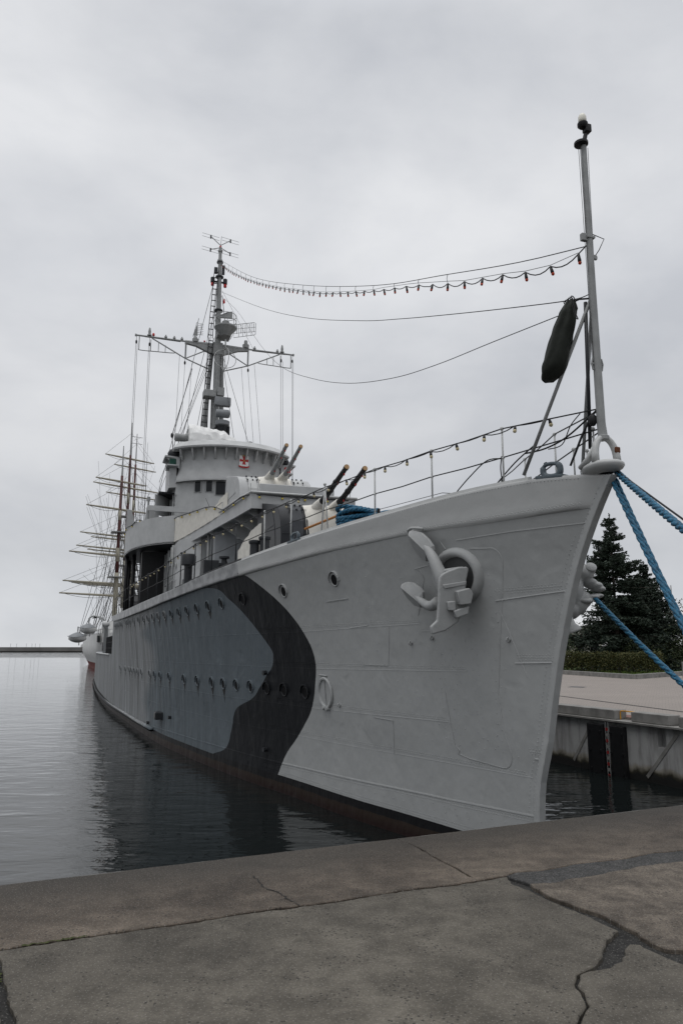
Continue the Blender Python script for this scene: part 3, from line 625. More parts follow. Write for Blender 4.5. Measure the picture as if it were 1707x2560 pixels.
hu = Vector((23.2-15.0, 55.2-60.6, 0)); hl = hu.length; hu.normalize(); hv = Vector((-hu.y, hu.x, 0))
mb = MB()
for i in range(40):
    p = hu*rr.uniform(-hl/2, hl/2)+hv*rr.uniform(-.5, .5); mb.tube([p, p+Vector((rr.uniform(-.2, .2), rr.uniform(-.2, .2), 1.2))], [.02, .008], 4)
mb.build('stems', M['bark'], h)
lf = MB(); pts = []
for i in range(15000):
    u = rr.uniform(-hl/2, hl/2); v = rr.uniform(-.9, .9); top = 1.5+.13*mnoise.noise((u*.9, 3, 0))+.07*mnoise.noise((u*3, 9, 1)); z = top*rr.random()**.55
    if z > top*.92 and rr.random() < .35: z += rr.uniform(0, .16)
    pts.append(hu*u+hv*v*(1-.12*z)+Vector((0, 0, z)))
leafcards(lf, pts, .13, rr, 1); lf.build('foliage', M['hedge'], h)
# ------------------------------------------------ street lamp, plinth, far building
sl = empty('street_lamp', (33.3, 75, 1.5)); tag(sl, 'slim grey street lamp with one outreach arm behind the spruces', 'street lamp')
mb = MB(); mb.tube([(0, 0, 0), (0, 0, 4), (0, 0, 8.2)], [.08, .06, .045]); mb.build('pole', M['mast'], sl)
mb = MB(); mb.tube([(0, 0, 7.7), (-.5, 0, 7.95), (-1.0, 0, 8.0)], .03); mb.tube([(0, 0, 7.3), (-.45, 0, 7.9)], .015); mb.build('arm', M['mast'], sl)
mb = MB(); mb.box((-1.25, 0, 8.02), (.55, .22, .10), bev=.03); mb.build('lamp_head', M['mast'], sl)
pl = empty('stone_plinth', (22.35, 48.3, 1.5)); tag(pl, 'pale stone block with a wooden board on top at the right edge', 'plinth')
mb = MB(); mb.box((.1, 0, .5), (1.1, .8, 1.05), bev=.03); mb.build('stone_base', M['stone'], pl)
mb = MB(); mb.box((.2, 0, 1.5), (1.0, .12, .95), bev=.02); mb.build('board', M['wood'], pl)
bl = empty('building', (27, 95, 1.5)); tag(bl, 'pale rendered building just visible behind the trees by the bow', 'building')
mb = MB(); mb.box((0, 0, 2.2), (9, 8, 4.4)); mb.build('wall', M['bldg'], bl)
mb = MB(); mb.box((0, 0, 4.5), (9.6, 8.6, .25)); mb.build('roof', M['darkgrey'], bl)
for i in range(5):
    mb = MB(); mb.box((-3.6+i*1.8, -4.02, 2.4), (1.0, .1, 1.3)); mb.build('window', M['glass'], bl)

# ------------------------------------------------ breakwater and the far roads
bw = empty('breakwater', (-900, 1000, 0)); tag(bw, 'low concrete breakwater across the horizon with a dark wet base', 'breakwater')
mb = MB(); mb.box((600, 0, 3.9), (2700, 12, 5.2)); mb.build('parapet', M['breakwater'], bw)
mb = MB(); mb.box((600, -1, .2), (2700, 16, 2.6)); mb.build('wet_base', M['breakdark'], bw)
fs = empty('distant_ship', (-378, 1100, 0)); tag(fs, 'tiny pale ship far away behind the breakwater', 'ship')
mb = MB(); mb.prism([(-11, 0), (-13, 5), (12, 5.5), (9, 0)], -2, 2, lambda u, v, w: (u, w, v)); mb.build('hull', M['shipwhite'], fs)
mb = MB(); mb.box((2, 0, 7.6), (9, 3.4, 4.4)); mb.box((1, 0, 10.4), (5, 3, 2.0)); mb.build('superstructure', M['shipwhite'], fs)
mb = MB(); mb.cyl((0, 0, 11), (0, 0, 16), .25); mb.build('mast', M['mast'], fs); mb = MB(); mb.cyl((5, 0, 9), (5, 0, 13), .15); mb.build('mast', M['mast'], fs)
for i, x in enumerate((-402, -408, -412.5, -420, -433, -441)):
    k = empty('light_mast', (x, 1003, 6.5)); tag(k, ['thin light mast on the far breakwater nearest the tiny ship'][0] if i == 0 else 'thin distant light mast standing on the breakwater', 'mast', 'light masts on the breakwater')
    mb = MB(); mb.cyl((0, 0, 0), (0, 0, 4.2), .18); mb.box((0, 0, 4.3), (.9, .3, .3)); mb.build('pole', M['mast'], k)
# ================================================================== WARSHIP
# ship frame: x = metres aft of the stem at the waterline, y = to starboard, z = up
SHIP_LOC = Vector((2.7966, 11.6675, 0)); SHIP_RZ = R(108.5)
SHIPM = Matrix.Translation(SHIP_LOC) @ Matrix.Rotation(SHIP_RZ, 4, 'Z')
def SW(s, t, z): return SHIPM @ Vector((s, t, z))
ship = empty('warship', SHIP_LOC, SHIP_RZ)
tag(ship, 'long grey destroyer in dazzle camouflage, moored bow first with gun turrets and tripod mast', 'warship')
S0 = pchip([-1.2,0,.87,1.3,1.62,1.95,2.43,3.21,3.64,4.38,5.01,5.54,5.9],[-.2,-.26,-.31,-.36,-.47,-.61,-.75,-1.0,-1.17,-1.51,-1.92,-2.35,-2.65])
WLt = pchip([0,3.3,4.4,7.2,10.1,14.2,18.2,26.6,37,53,70,80,90,98],[0,.82,1.13,1.75,2.45,3.22,3.82,4.5,5.2,5.62,5.72,5.5,4.6,3.0])
DKt = pchip([0,.5,1.4,3.4,7.4,10.7,13.2,16.4,19.4,23.4,27.4,32,37,50,60,72,82,92,98],[0,.17,.45,1.03,2.12,2.88,3.4,3.92,4.3,4.66,4.9,5.08,5.22,5.5,5.72,5.72,5.5,4.7,3.2])
ZKN = pchip([-2.4,0,1.5,3.5,7.2,11,14.3,19.7,24,30,36],[5.19,5.25,5.29,5.28,5.19,5.05,4.92,4.78,4.76,4.82,4.95])
ZTOP = pchip([-2.4,-1.8,-1,.5,3,7,10.8,14,18,23,28,36],[5.53,5.64,5.73,5.78,5.73,5.58,5.38,5.20,5.11,5.07,5.10,5.20])
def tt(s, z):
    x = s-S0(z)
    if x <= 0: return 0.0
    w = max(0, min(1, z/5.2))**2.2
    return (1-w)*WLt(x)+w*DKt(x)
def tdk(s): return DKt(s+2.35)
def hframe(s, z, side=1):
    e = .04
    P = lambda a, b: Vector((a, side*tt(a, b), b))
    p = P(s, z); du = (P(s+e, z)-P(max(s-e, S0(z)), z)).normalized(); dv = (P(s, z+e)-P(s, z-e)).normalized()
    n = du.cross(dv)*side; n = -n if n.y*side < 0 else n; n.normalize(); dv = n.cross(du); dv = -dv if dv.z < 0 else dv
    return p, du, dv, n
BREAK = 35.0
def hull_side(mb, side):
    xs = [0, .03, .08, .15, .25]+[.25+.2*i for i in range(1, 60)]+[12.2+.8*i for i in range(1, 30)]+[36+3*i for i in range(0, 21)]+[98]
    zs = [-.9, -.5, -.2, 0, .1, .2, .3, .39, .5, .7, .9]+[1.1+.2*i for i in range(10)]+[3.05]
    mb.grid([[(S0(z)+x, side*tt(S0(z)+x, z), z) for x in xs] for z in zs], flip=side > 0)
    xs2 = [x for x in xs if x < 34.9]+[BREAK+.5]
    rows = []
    for k in range(15):
        v = k/14; r_ = []
        for x in xs2:
            zk = ZKN(x-2.0)+.02; z = 3.05+v*(zk-3.05); r_.append((S0(z)+x, side*tt(S0(z)+x, z), z))
        rows.append(r_)
    mb.grid(rows, flip=side > 0)
mb = MB(); hull_side(mb, 1); hull_side(mb, -1)
mb.add([(97.8, -3, -.9), (97.8, 3, -.9), (97.8, 3.1, 3.05), (97.8, -3.1, 3.05)], [(0, 1, 2, 3)])
hull = mb.build('hull', M['hull'], ship, smooth=True, ang=40)
# break of the forecastle: bulkhead
mb = MB(); mb.box((BREAK+.12, 0, 4.1), (.06, 2*tdk(BREAK)-.25, 2.1)); mb.build('break_bulkhead', M['superstructure'], ship)
# sheer strake: vertical rolled plate from knuckle to deck edge, with rounded lower lip
for side in (1, -1):
    mb = MB(); ss = [-2.28+.06*i for i in range(7)]+[-1.9+.2*i for i in range(60)]+[10.2+.6*i for i in range(42)]; ss = [s for s in ss if s <= BREAK+.4]
    ss = [0, .04, .1]+[s+2.3+.12 for s in ss]
    rows = []
    for k, (f, o) in enumerate([(0, -.03), (0, .012), (.05, .030), (.12, .034), (.3, .022), (.6, .018), (.9, .02), (.97, .018), (1, .004), (1.0, -.07)]):
        r_ = []
        for s in ss:
            zk, zt = ZKN(s-2.1)-.015, ZTOP(s-2.3); fade = 1 if s < 12 else max(.25, 1-(s-12)/14)
            d = .035*mnoise.noise((s*.9, 7, f*2))*min(1, max(0, s-1)/6)*(1 if .05 < f < .9 else .4)
            x = s; z = zk+(zt-zk)*f; sa = S0(z)+x; base = lerp(DKt(max(0, sa-S0(5.2))), tdk(sa), f)
            r_.append((sa, side*max(0.0, base+o*fade*min(1, x/.4)+d*.35*min(1, x/1.5)), z))
        rows.append(r_)
    mb.grid(rows, flip=side > 0); mb.build('sheer_strake', M['strake'], ship, smooth=True, ang=50)
# deck
mb = MB(); ss = [-2.3+.4*i for i in range(95) if -2.3+.4*i < BREAK+.3]
mb.grid([[(s, f*max(.0, tdk(s)-.06), ZTOP(s)-.03+.06*(1-f*f)) for f in (-1, -.6, 0, .6, 1)] for s in ss]); mb.build('forecastle_deck', M['grey2'], ship)
mb = MB(); mb.grid([[(s, f*(tt(s, 3.05)-.02), 3.06) for f in (-1, 0, 1)] for s in [BREAK+.2*i+0 for i in range(0, 1)]+[36+2*i for i in range(31)]]); mb.build('main_deck', M['grey2'], ship)
# waterway bar inboard of the strake (light forward, black further aft)
for side in (1, -1):
    mb = MB(); rows = []
    for s in [-.95+.2*i for i in range(48)]:
        e = tdk(s)-.075; z = ZTOP(s); h = .075
        rows.append([(s, side*e, z-.01), (s, side*(e-.012), z+h), (s, side*(e-.07), z+h+.012), (s, side*(e-.09), z-.01)])
    mb.grid(rows, flip=side < 0); mb.add(rows[0], [(0, 1, 2, 3)]); mb.build('waterway_bar', M['grey'], ship)
    mb = MB(); rows = []
    for s in [8.55+.25*i for i in range(24)]:
        e = tdk(s)-.10; z = ZTOP(s); rows.append([(s, side*e, z-.01), (s, side*(e-.01), z+.10), (s, side*(e-.1), z+.11), (s, side*(e-.12), z-.01)])
    mb.grid(rows, flip=side < 0); mb.build('toe_rail', M['black'], ship)
# stem bar
mb = MB(); zs = [-.6+.2*i for i in range(31)]+[5.55]
rows = []
for z in zs:
    s0 = S0(z); rows.append([(s0+.125, tt(s0+.125, z)+.010, z), (s0+.12, tt(s0+.12, z)+.018, z), (s0-.02, .055, z), (s0-.035, .05, z), (s0-.035, -.05, z), (s0-.02, -.055, z), (s0+.12, -tt(s0+.12, z)-.018, z), (s0+.125, -tt(s0+.125, z)-.010, z)])
mb.grid(rows); mb.build('stem_bar', M['hull'], ship)
# plate laps
def strip(mb, pts, w, h, side=1, step=.12):
    w = min(w, .016) if w < .03 else w
    P = []
    for i in range(len(pts)-1):
        a, b = Vector(pts[i]), Vector(pts[i+1]); k = max(1, int((b-a).length/step))
        for j in range(k): P.append(a.lerp(b, j/k))
    P.append(Vector(pts[-1])); rows = []
    for i, q in enumerate(P):
        d = (P[min(i+1, len(P)-1)]-P[max(i-1, 0)]); d.normalize(); nn = Vector((-d.y, d.x))*w/2
        r_ = []
        for off_, hh in ((1, -.004), (.8, h), (-.8, h*.6), (-1, -.004)):
            c = q+nn*off_; p, du, dv, n = hframe(max(c.x, S0(c.y)+.01), c.y, side); r_.append(p+n*hh)
        rows.append(r_)
    mb.grid(rows)
def arc(c, r, a0, a1, k=6): return [(c[0]+r*math.cos(R(a0+(a1-a0)*i/k)), c[1]+r*math.sin(R(a0+(a1-a0)*i/k))) for i in range(k+1)]
for side in (1, -1):
    mb = MB()
    strip(mb, [(30, .36), (22, .40), (16.3, .575), (11, .645), (7.5, .675), (4.2, .765), (1.65, .83), (-.2, .90)], .03, .009, side, .3)
    for z0, sA, sB in ((1.44, 28, -.22), (2.10, 26, 1.5), (2.95, 30, .9), (3.75, 24, 1.9), (3.62, 1.9, 1.2)):
        strip(mb, [(sA, z0+.0-(.07 if sA > 10 else 0)), (6, z0-.06 if sA > 10 else z0), (sB, z0)] if sA > 10 else [(sA, z0), (sB, z0)], .014, .0045, side, .4)
    strip(mb, [(.6, 5.06), (-.57, 5.05), (-1.85, 5.0)], .02, .008, side)
    strip(mb, [(.05, 4.05), (-1.3, 4.12)], .022, .012, side); strip(mb, [(-.15, 3.1), (-.95, 3.12)], .022, .012, side); strip(mb, [(.0, 3.9), (-.35, 2.9)], .02, .008, side)
    strip(mb, [(-.3, 1.72), (-.55, 1.74)], .02, .01, side)
    # doubler plate below the hawse pipe
    strip(mb, [(1.9, 3.9)]+arc((1.75, 4.52), .18, 180-0, 90, 5)[::1]+[(1.25, 4.74)], .018, .008, side)
    strip(mb, [(.35, 4.9), (.0, 4.86)]+arc((-.05, 4.66), .2, 90, 190, 5)+[(.1, 3.4), (.28, 2.6), (.25, 2.1), (.15, 1.75)]+arc((.35, 1.7), .2, 180, 270, 5)+[(1.1, 1.55), (1.35, 1.6)]+arc((1.2, 1.85), .22, 300, 360, 3)+[(1.5, 2.6)], .018, .008, side)
    strip(mb, [(3.1, 1.40), (3.0, 2.0), (3.55, 2.02)], .018, .008, side); strip(mb, [(2.75, 3.72), (2.95, 3.0), (3.7, 3.0)], .018, .008, side); strip(mb, [(3.9, 4.3), (4.7, 4.28)], .03, .012, side)
    strip(mb, [(4.0, 3.73), (3.4, 3.76)], .018, .008, side); strip(mb, [(.95, 5.08), (.88, 4.95)], .02, .01, side)
    mb.build('plate_seams', M['hull'], ship)
# rivets
mb = MB()
def rivet(s, z, r=.011, h=.007):
    if s < S0(z)+.02: return
    p, du, dv, n = hframe(s, z)
    a = [p+du*r-n*.002, p+dv*r-n*.002, p-du*r-n*.002, p-dv*r-n*.002, p+du*r*.5+n*h, p+dv*r*.5+n*h, p-du*r*.5+n*h, p-dv*r*.5+n*h]
    mb.add(a, [(0, 1, 5, 4), (1, 2, 6, 5), (2, 3, 7, 6), (3, 0, 4, 7), (4, 5, 6, 7)])
s = -.15
while s < 8.5:
    zz = .90+(s+.2)*(-.035 if s < 1.65 else -.027)
    for dz in (-.045, -.085): rivet(s+(.025 if dz < -.06 else 0), zz+dz, .012)
    if .2 < s: rivet(s, .43, .012); rivet(s+.02, .475, .012)
    s += .055
rr = random.Random(2)
for i in range(24): s = .1+i*.28; rivet(s, .60); rivet(s+.03, .70)
z = .95
while z < 5.4:
    rivet(S0(z)+.06, z, .012, .03); rivet(S0(z)+.10, z+.03, .012, .03)
    if z < 4.9: rivet(S0(z)+.22, z, .011); 
    z += .06
for z0, a, b in ((1.47, -.1, 8), (2.13, 1.5, 7.5), (2.98, .9, 8), (3.78, 1.9, 8), (4.15, -1.2, .0), (3.15, -.9, -.2), (4.19, -1.2, 0), (3.19, -.9, -.2), (1.78, -.5, -.25), (1.82, -.5, -.25)):
    s = a
    while s < b: rivet(s, z0-.0*(s)); rivet(s+.03, z0+.035); s += .06
for x0, x1 in ((-.02, .32), (.55, .72), (1.0, 1.28), (1.45, 1.5)):     # frame lines of rivets on the bow plating
    for k in range(34):
        z = 1.75+k*.082; f = (z-1.75)/2.8; s = x1+(x0-x1)*f+(.10 if k % 2 else 0)
        rivet(s, z)
for k in range(130): rivet(rr.uniform(0, 3.4), rr.uniform(1.6, 4.7))
s = -1.9
while s < 8.4:   # strake rivets
    for f in (.08, .13, .93):
        p = Vector((s+(.03 if f > .1 else 0), tdk(s)+.024, ZKN(s)+(ZTOP(s)-ZKN(s))*f)); r = .011
        mb.add([p+Vector((r, -.004, 0)), p+Vector((0, -.004, r)), p+Vector((-r, -.004, 0)), p+Vector((0, -.004, -r)), p+Vector((0, .012, 0))], [(0, 1, 4), (1, 2, 4), (2, 3, 4), (3, 0, 4)])
    s += .06
o = mb.build('rivets', M['hull'], ship); o['kind'] = 'stuff'
# belt / rubbing tube along the waterline aft
mb = MB(); P = []
for i in range(60):
    s = 19+i*1.1; z = .37-.0045*(s-22) if s > 22 else .40
    P.append((s, tt(s, max(z, .15))+.07, max(z, .16)))
mb.tube(P, .09, 8); mb.build('rubbing_belt', M['hull'], ship, smooth=True)
mb = MB(); mb.box((17.6, tt(17.6, 1.0)+.10, 1.0), (.55, .3, .25), bev=.04); mb.build('discharge_pipe', M['darkgrey'], ship)
for s, z in ((7.95, 2.75), (8.3, .9), (20, .55), (16.2, 1.05)):
    p, du, dv, n = hframe(s, z); mb = MB(); mb.cyl(p-n*.02, p+n*.10, .05, .06, 8); mb.build('scupper', M['darkgrey'], ship)
# ------------------------------------------------ portholes
gm = MB(); gm.lathe([(.0, .012), (.125, .012), (.125, .005)], n=16)
rm = MB()
for k in range(20):
    pass
rm.tube([(math.cos(2*math.pi*k/20)*.132, math.sin(2*math.pi*k/20)*.132, .010) for k in range(20)], .017, 6, closed=True)
em = MB(); ei = []
rows = []
for k in range(11):
    a = R(-8+196*k/10); c, s_ = math.cos(a), math.sin(a); rows.append([(.182*c, .182*s_, -.01), (.182*c, .182*s_, .052), (.202*c, .202*s_, .052), (.202*c, .202*s_, -.01)])
em.grid(rows)
def meshonly(mb, name, mat, smooth=True):
    o = mb.build(name, mat, None, smooth); me = o.data; bpy.data.objects.remove(o); return me
M['recess'] = simple('porthole_recess', (.008, .008, .009), .6, spec=.1); ME_G = meshonly(gm, 'porthole', M['recess'], False); ME_R = meshonly(rm, 'rim', M['hull']); ME_E = meshonly(em, 'eyebrow', M['hull'], False)
M['stain'] = simple('grime', (.022, .022, .022), .6, var=.3, scale=6)
sm_ = MB(); sm_.add([(-.13, -.05, .004), (.13, -.05, .004), (.11, -.18, .004), (.05, -.30, .004), (.0, -.52, .004), (-.05, -.28, .004), (-.11, -.17, .004)], [tuple(range(7))[::-1]]); ME_S = meshonly(sm_, 'grime_streak', M['stain'], False)
M['paint_light'] = simple('porthole_light', LIGHT[:3], .45); M['paint_mid'] = simple('porthole_mid', MID[:3], .45); M['paint_dark'] = simple('porthole_dark', DARK[:3], .45); M['paint_aft'] = simple('porthole_aft', (.19, .20, .205), .45); M['brass'] = simple('brass_rim', (.30, .14, .045), .4, metal=.5)
def porthole(s, z, mt, scale=1.0):
    p, du, dv, n = hframe(s, z); X = du; Y = n.cross(X); 
    if Y.z < 0: X = -X; Y = n.cross(X)
    mtx = Matrix((X, Y, n)).transposed().to_4x4(); mtx = Matrix.Translation(p) @ mtx @ Matrix.Scale(scale, 4)
    g = bpy.data.objects.new('porthole', ME_G); COL.objects.link(g); g.parent = ship; g.matrix_local = mtx
    for nm, me, m_ in (('rim', ME_R, mt), ('eyebrow', ME_E, mt), ('grime_streak', ME_S, 'stain'))[:3 if s > 10.5 else 2]:
        o = bpy.data.objects.new(nm, me); COL.objects.link(o); o.parent = g
        o.material_slots[0].link = 'OBJECT'; o.material_slots[0].material = M[m_]
for s in (6.16,7.14,8.01,8.9,9.81,10.74,11.64,12.96,14.34,16.15,17.55,18.6,19.6,21.72,22.83,23.81,24.86,25.84,27.35,29.22):
    porthole(s, 2.355, 'paint_dark' if s < 8.2 else 'paint_mid' if s < 19 else 'paint_aft', .95)
for s in (4.22,6.39,8.63,10.08,11.11,12.14,13.12,14.04,15.01,15.94,16.93,17.9,18.94,19.95,21.26,22.74,24.12,25.03,25.72,27.77,28.42,29.55,30.33,31.28,32.05):
    z = pchip([4.2, 6.3, 10, 14, 17, 25, 32], [4.705, 4.61, 4.52, 4.44, 4.42, 4.475, 4.53])(s)
    porthole(s, z, 'paint_light' if s < 7 else 'paint_dark' if s < 9.3 else 'paint_mid' if s < 15.5 else 'paint_aft', .95)
# oval blanked scuttle with a bar, and small padeyes
p, du, dv, n = hframe(5.25, 2.40); mb = MB(); k = 24
mb.tube([p+du*.27*math.cos(2*math.pi*i/k)+dv*.30*math.sin(2*math.pi*i/k)+n*.02 for i in range(k)], .036, 6, closed=True)
mb.add([p+du*.26*math.cos(2*math.pi*i/k)+dv*.29*math.sin(2*math.pi*i/k)+n*.016 for i in range(k)], [tuple(range(k))])
mb.tube([p+dv*.29+n*.03, p-dv*.29+n*.03], .014); 
for q in (-.08, .08): mb.cyl(p-dv*.32+du*q, p-dv*.32+du*q+n*.09, .04, n=8)
mb.tube([p+dv*.37+du*.2+n*.02, p+dv*.36-du*.12+n*.02], .015)
mb.build('blanked_scuttle', M['hull'], ship, smooth=True, ang=40)
for s, z in ((4.72, 2.18), (1.62, 3.5), (-.1, 3.45), (2.2, 3.42)):
    p, du, dv, n = hframe(s, z); mb = MB(); mb.tube([p+n*(.03+.035*math.cos(a))+dv*.035*math.sin(a) for a in [i*.785 for i in range(8)]], .011, 6, closed=True); mb.cyl(p, p+n*.03, .03, n=8); mb.build('padeye', M['hull'], ship)
# ------------------------------------------------ hawse bolster and anchors
M['hawse'] = simple('hawse_inner_paint', (.07, .072, .072), .6)
AO = Vector((.85, .709, 4.42)); E1 = Vector((.963, .271, 0)); E2 = Vector((-.05, .178, .983)); E3 = Vector((-.266, .946, -.185))
def abc(side):
    def f(a, b, c):
        q = E1*a+E2*b+E3*c; return Vector((q.x, q.y*side, q.z))
    return f
def bevel(o, w=.02, seg=2):
    m_ = o.modifiers.new('bevel', 'BEVEL'); m_.width = w; m_.segments = seg; m_.limit_method = 'ANGLE'; m_.angle_limit = R(40); m_.harden_normals = False
    o.data.polygons.foreach_set('use_smooth', [True]*len(o.data.polygons)); o.data.set_sharp_from_angle(angle=R(50)); return o
def palm(mb, pts, ridge, c0, c1, c2, F):
    n = len(pts); rv = [F(u, v, c2) for u, v in ridge]
    vs = [F(u, v, c0) for u, v in pts]+[F(u, v, c1) for u, v in pts]+rv; fs = [tuple(reversed(range(n)))]
    (ru, rv_), (su, sv) = ridge[0], ridge[-1]; dd = (su-ru)**2+(sv-rv_)**2
    tq = [max(0, min(1, ((u-ru)*(su-ru)+(v-rv_)*(sv-rv_))/dd)) for u, v in pts]
    vs = vs[:2*n]+[F(lerp(ru, su, t_), lerp(rv_, sv, t_), c2) for t_ in tq]; near = list(range(n))
    for i in range(n):
        j = (i+1) % n; fs.append((i, j, n+j, n+i)); a, b = 2*n+near[i], 2*n+near[j]
        fs.append((n+i, n+j, b, a))
    mb.add(vs, fs)
PALM1 = [(0.63, 0.934), (0.548, 0.94), (0.355, 0.875), (0.201, 0.742), (0.114, 0.62), (0.114, 0.554), (0.188, 0.523), (0.323, 0.385), (0.414, 0.428), (0.525, 0.542), (0.625, 0.702), (0.658, 0.856)]
PALM2 = [(1.055, 0.052), (0.939, 0.079), (0.764, 0.054), (0.611, -0.037), (0.536, -0.121), (0.55, -0.211), (0.644, -0.381), (0.808, -0.334), (0.969, -0.187), (1.064, -0.052)]
PLATE = [(-0.147, 0.096), (-0.23, .15), (-0.357, 0.186), (-0.612, 0.231), (-0.802, 0.224), (-0.843, 0.184), (-0.755, 0.027), (-0.685, -0.143), (-0.588, -0.427), (-0.406, -0.628), (-0.069, -0.747), (0.244, -0.778), (0.23, -0.653), (0.064, -0.571), (-0.04, -0.265), (-0.10, -0.044)]
for side, lab in ((1, 'grey stockless anchor stowed against the starboard bow, facing the camera'), (-1, 'grey stockless anchor stowed on the far port bow, half hidden behind the stem')):
    F = abc(side); FT = lambda u, v, w, F=F: (lambda c: F(u-(c-.42)*1.07-.88*w, v+(c-.42)*.06, c+.48*w))(.42+.62*(max(-.9, min(.45, u))+.35))
    mb = MB(); k = 36; O = Vector((AO.x, AO.y*side, AO.z))
    def ring(ra, rb, c, a0=-.11, b0=.07): return [O+F(a0+ra*math.cos(2*math.pi*i/k), b0+rb*math.sin(2*math.pi*i/k), c) for i in range(k)]
    rows = [ring(.585, .485, -.06), ring(.57, .47, .025), ring(.535, .435, .075), ring(.48, .38, .095), ring(.43, .335, .07), ring(.40, .31, 0), ring(.34, .25, -.2)]
    mb.grid(rows, closed=True, flip=side > 0); mb.build('hawse_bolster', M['hull'], ship, smooth=True)
    mb = MB(); mb.add(ring(.42, .33, .01), [tuple(range(k))]); mb.build('hawse_pipe', M['hawse'], ship)
    if side < 0: continue
    r0 = SHIPM @ O; an = empty('anchor', r0, SHIP_RZ); tag(an, lab, 'anchor', 'stowed bow anchors')
    mb = MB(); mb.prism(PLATE, -.11, .0, FT); bevel(mb.build('crown_plate', M['anchor'], an), .022, 3)
    mb = MB(); mb.prism([(-.74, .0), (-.18, -.02), (-.20, -.09), (-.71, -.06)], -.02, .02, FT); bevel(mb.build('crown_step', M['anchor'], an), .012)
    mb = MB(); palm(mb, PALM1, [(.57, .87), (.40, .72), (.21, .55)], .19, .245, .33, F); mb.build('fluke', M['anchor'], an, smooth=True, ang=25)
    mb = MB(); palm(mb, PALM2, [(.99, .0), (.80, -.12), (.60, -.27)], .20, .25, .33, F); mb.build('fluke', M['anchor'], an, smooth=True, ang=25)
    mb = MB(); mb.tube(smoothpath([F(-.14, -.10, .34), F(-.10, .08, .34), F(-.02, .26, .33), F(.08, .43, .30), F(.21, .57, .26), F(.34, .68, .24)], 6), [lerp(.125, .055, (i_/30)**1.3) for i_ in range(31)], 12); mb.build('arm', M['anchor'], an, smooth=True)
    mb = MB(); mb.tube(smoothpath([F(.06, -.30, .36), F(.20, -.345, .36), F(.38, -.34, .32), F(.56, -.27, .28), F(.74, -.15, .26)], 6), [lerp(.105, .05, i_/24) for i_ in range(25)], 12); mb.build('arm', M['anchor'], an, smooth=True)
    mb = MB(); mb.prism([(-.426, -.14), (-.72, -.11), (-.79, -.20), (-.70, -.36), (-.44, -.36)], -.02, .17, FT); bevel(mb.build('crown_block', M['anchor'], an), .016)
    mb = MB(); mb.prism([(-.20, -.29), (-.38, -.29), (-.36, -.44), (-.20, -.43)], -.02, .10, FT); bevel(mb.build('crown_block', M['anchor'], an), .014)
    mb = MB(); mb.prism([(-.30, -.44), (-.66, -.385), (-.62, -.51), (-.33, -.56)], -.02, .13, FT); bevel(mb.build('crown_block', M['anchor'], an), .016)
    mb = MB(); mb.prism([(-.30, .22), (-.02, .22), (-.02, -.12), (-.30, -.12)], -.25, .33, F); bevel(mb.build('shank', M['anchor'], an), .03)
# recess lip above the upper fluke
for side in (1, -1):
    F = abc(side); O = Vector((AO.x, AO.y*side, AO.z)); mb = MB()
    mb.tube([O+F(*q) for q in [(.78, .68, .03), (.80, .85, .10), (.73, .965, .17), (.6, .985, .2), (.46, .965, .2), (.34, .93, .18)]], .028, 6); mb.build('fluke_recess_lip', M['hull'], ship, smooth=True)
# port anchor: its crown stands out beyond the stem
r0 = SHIPM @ Vector((-.1, -.6, 4.3)); an = empty('anchor', r0, SHIP_RZ); tag(an, 'lumpy grey anchor on the far port bow, half hidden behind the stem', 'anchor', 'stowed bow anchors')
pa = lambda s, t, z: Vector((s+.1, t+.6, z-4.3))
def fused(shapes, name, vox=.022):
    mb = MB()
    for c, r_ in shapes: mb.ball(pa(*c), r_, 16, 12)
    o = mb.build(name, M['anchor'], an, smooth=True); m_ = o.modifiers.new('fuse', 'REMESH'); m_.mode = 'VOXEL'; m_.voxel_size = vox; m_.use_smooth_shade = True
    m2 = o.modifiers.new('soft', 'SMOOTH'); m2.factor = .5; m2.iterations = 4; return o
fused([((-.15, -.80, 4.88), (.12, .20, .18)), ((-.18, -.93, 4.70), (.13, .15, .2)), ((-.25, -1.04, 4.50), (.16, .16, .14)), ((-.1, -.84, 4.25), (.26, .22, .34)), ((-.05, -.7, 4.0), (.26, .2, .3)), ((-.1, -.83, 3.92), (.2, .17, .16)), ((-.2, -.95, 4.0), (.14, .12, .16)), ((-.2, -1.03, 4.08), (.16, .12, .14))], 'crown')
fused([((-.2, -1.13, 4.36), (.17, .13, .07)), ((-.22, -1.22, 4.31), (.17, .13, .06)), ((-.24, -1.29, 4.25), (.15, .10, .05)), ((-.2, -1.05, 4.42), (.17, .12, .08))], 'upper_jaw', .016)
fused([((-.24, -1.14, 4.12), (.17, .14, .045)), ((-.26, -1.23, 4.14), (.15, .1, .04)), ((-.3, -1.0, 4.05), (.12, .12, .05))], 'lower_jaw', .016)
mb = MB(); mb.lathe([(.085, -.04), (.085, .05), (.06, .07)], pa(-.36, -1.08, 4.56), (-.75, .25, .55), 16); mb.build('shank_pin', M['anchor'], an, smooth=True, ang=40)
mb = MB(); mb.lathe([(.13, -.2), (.14, -.05), (.19, .02), (.20, .05), (.15, .05), (.10, -.06)], (-.50, -.50, 3.60), (-.1, -.35, -1), 16); mb.build('discharge_horn', M['anchor'], ship, smooth=True)
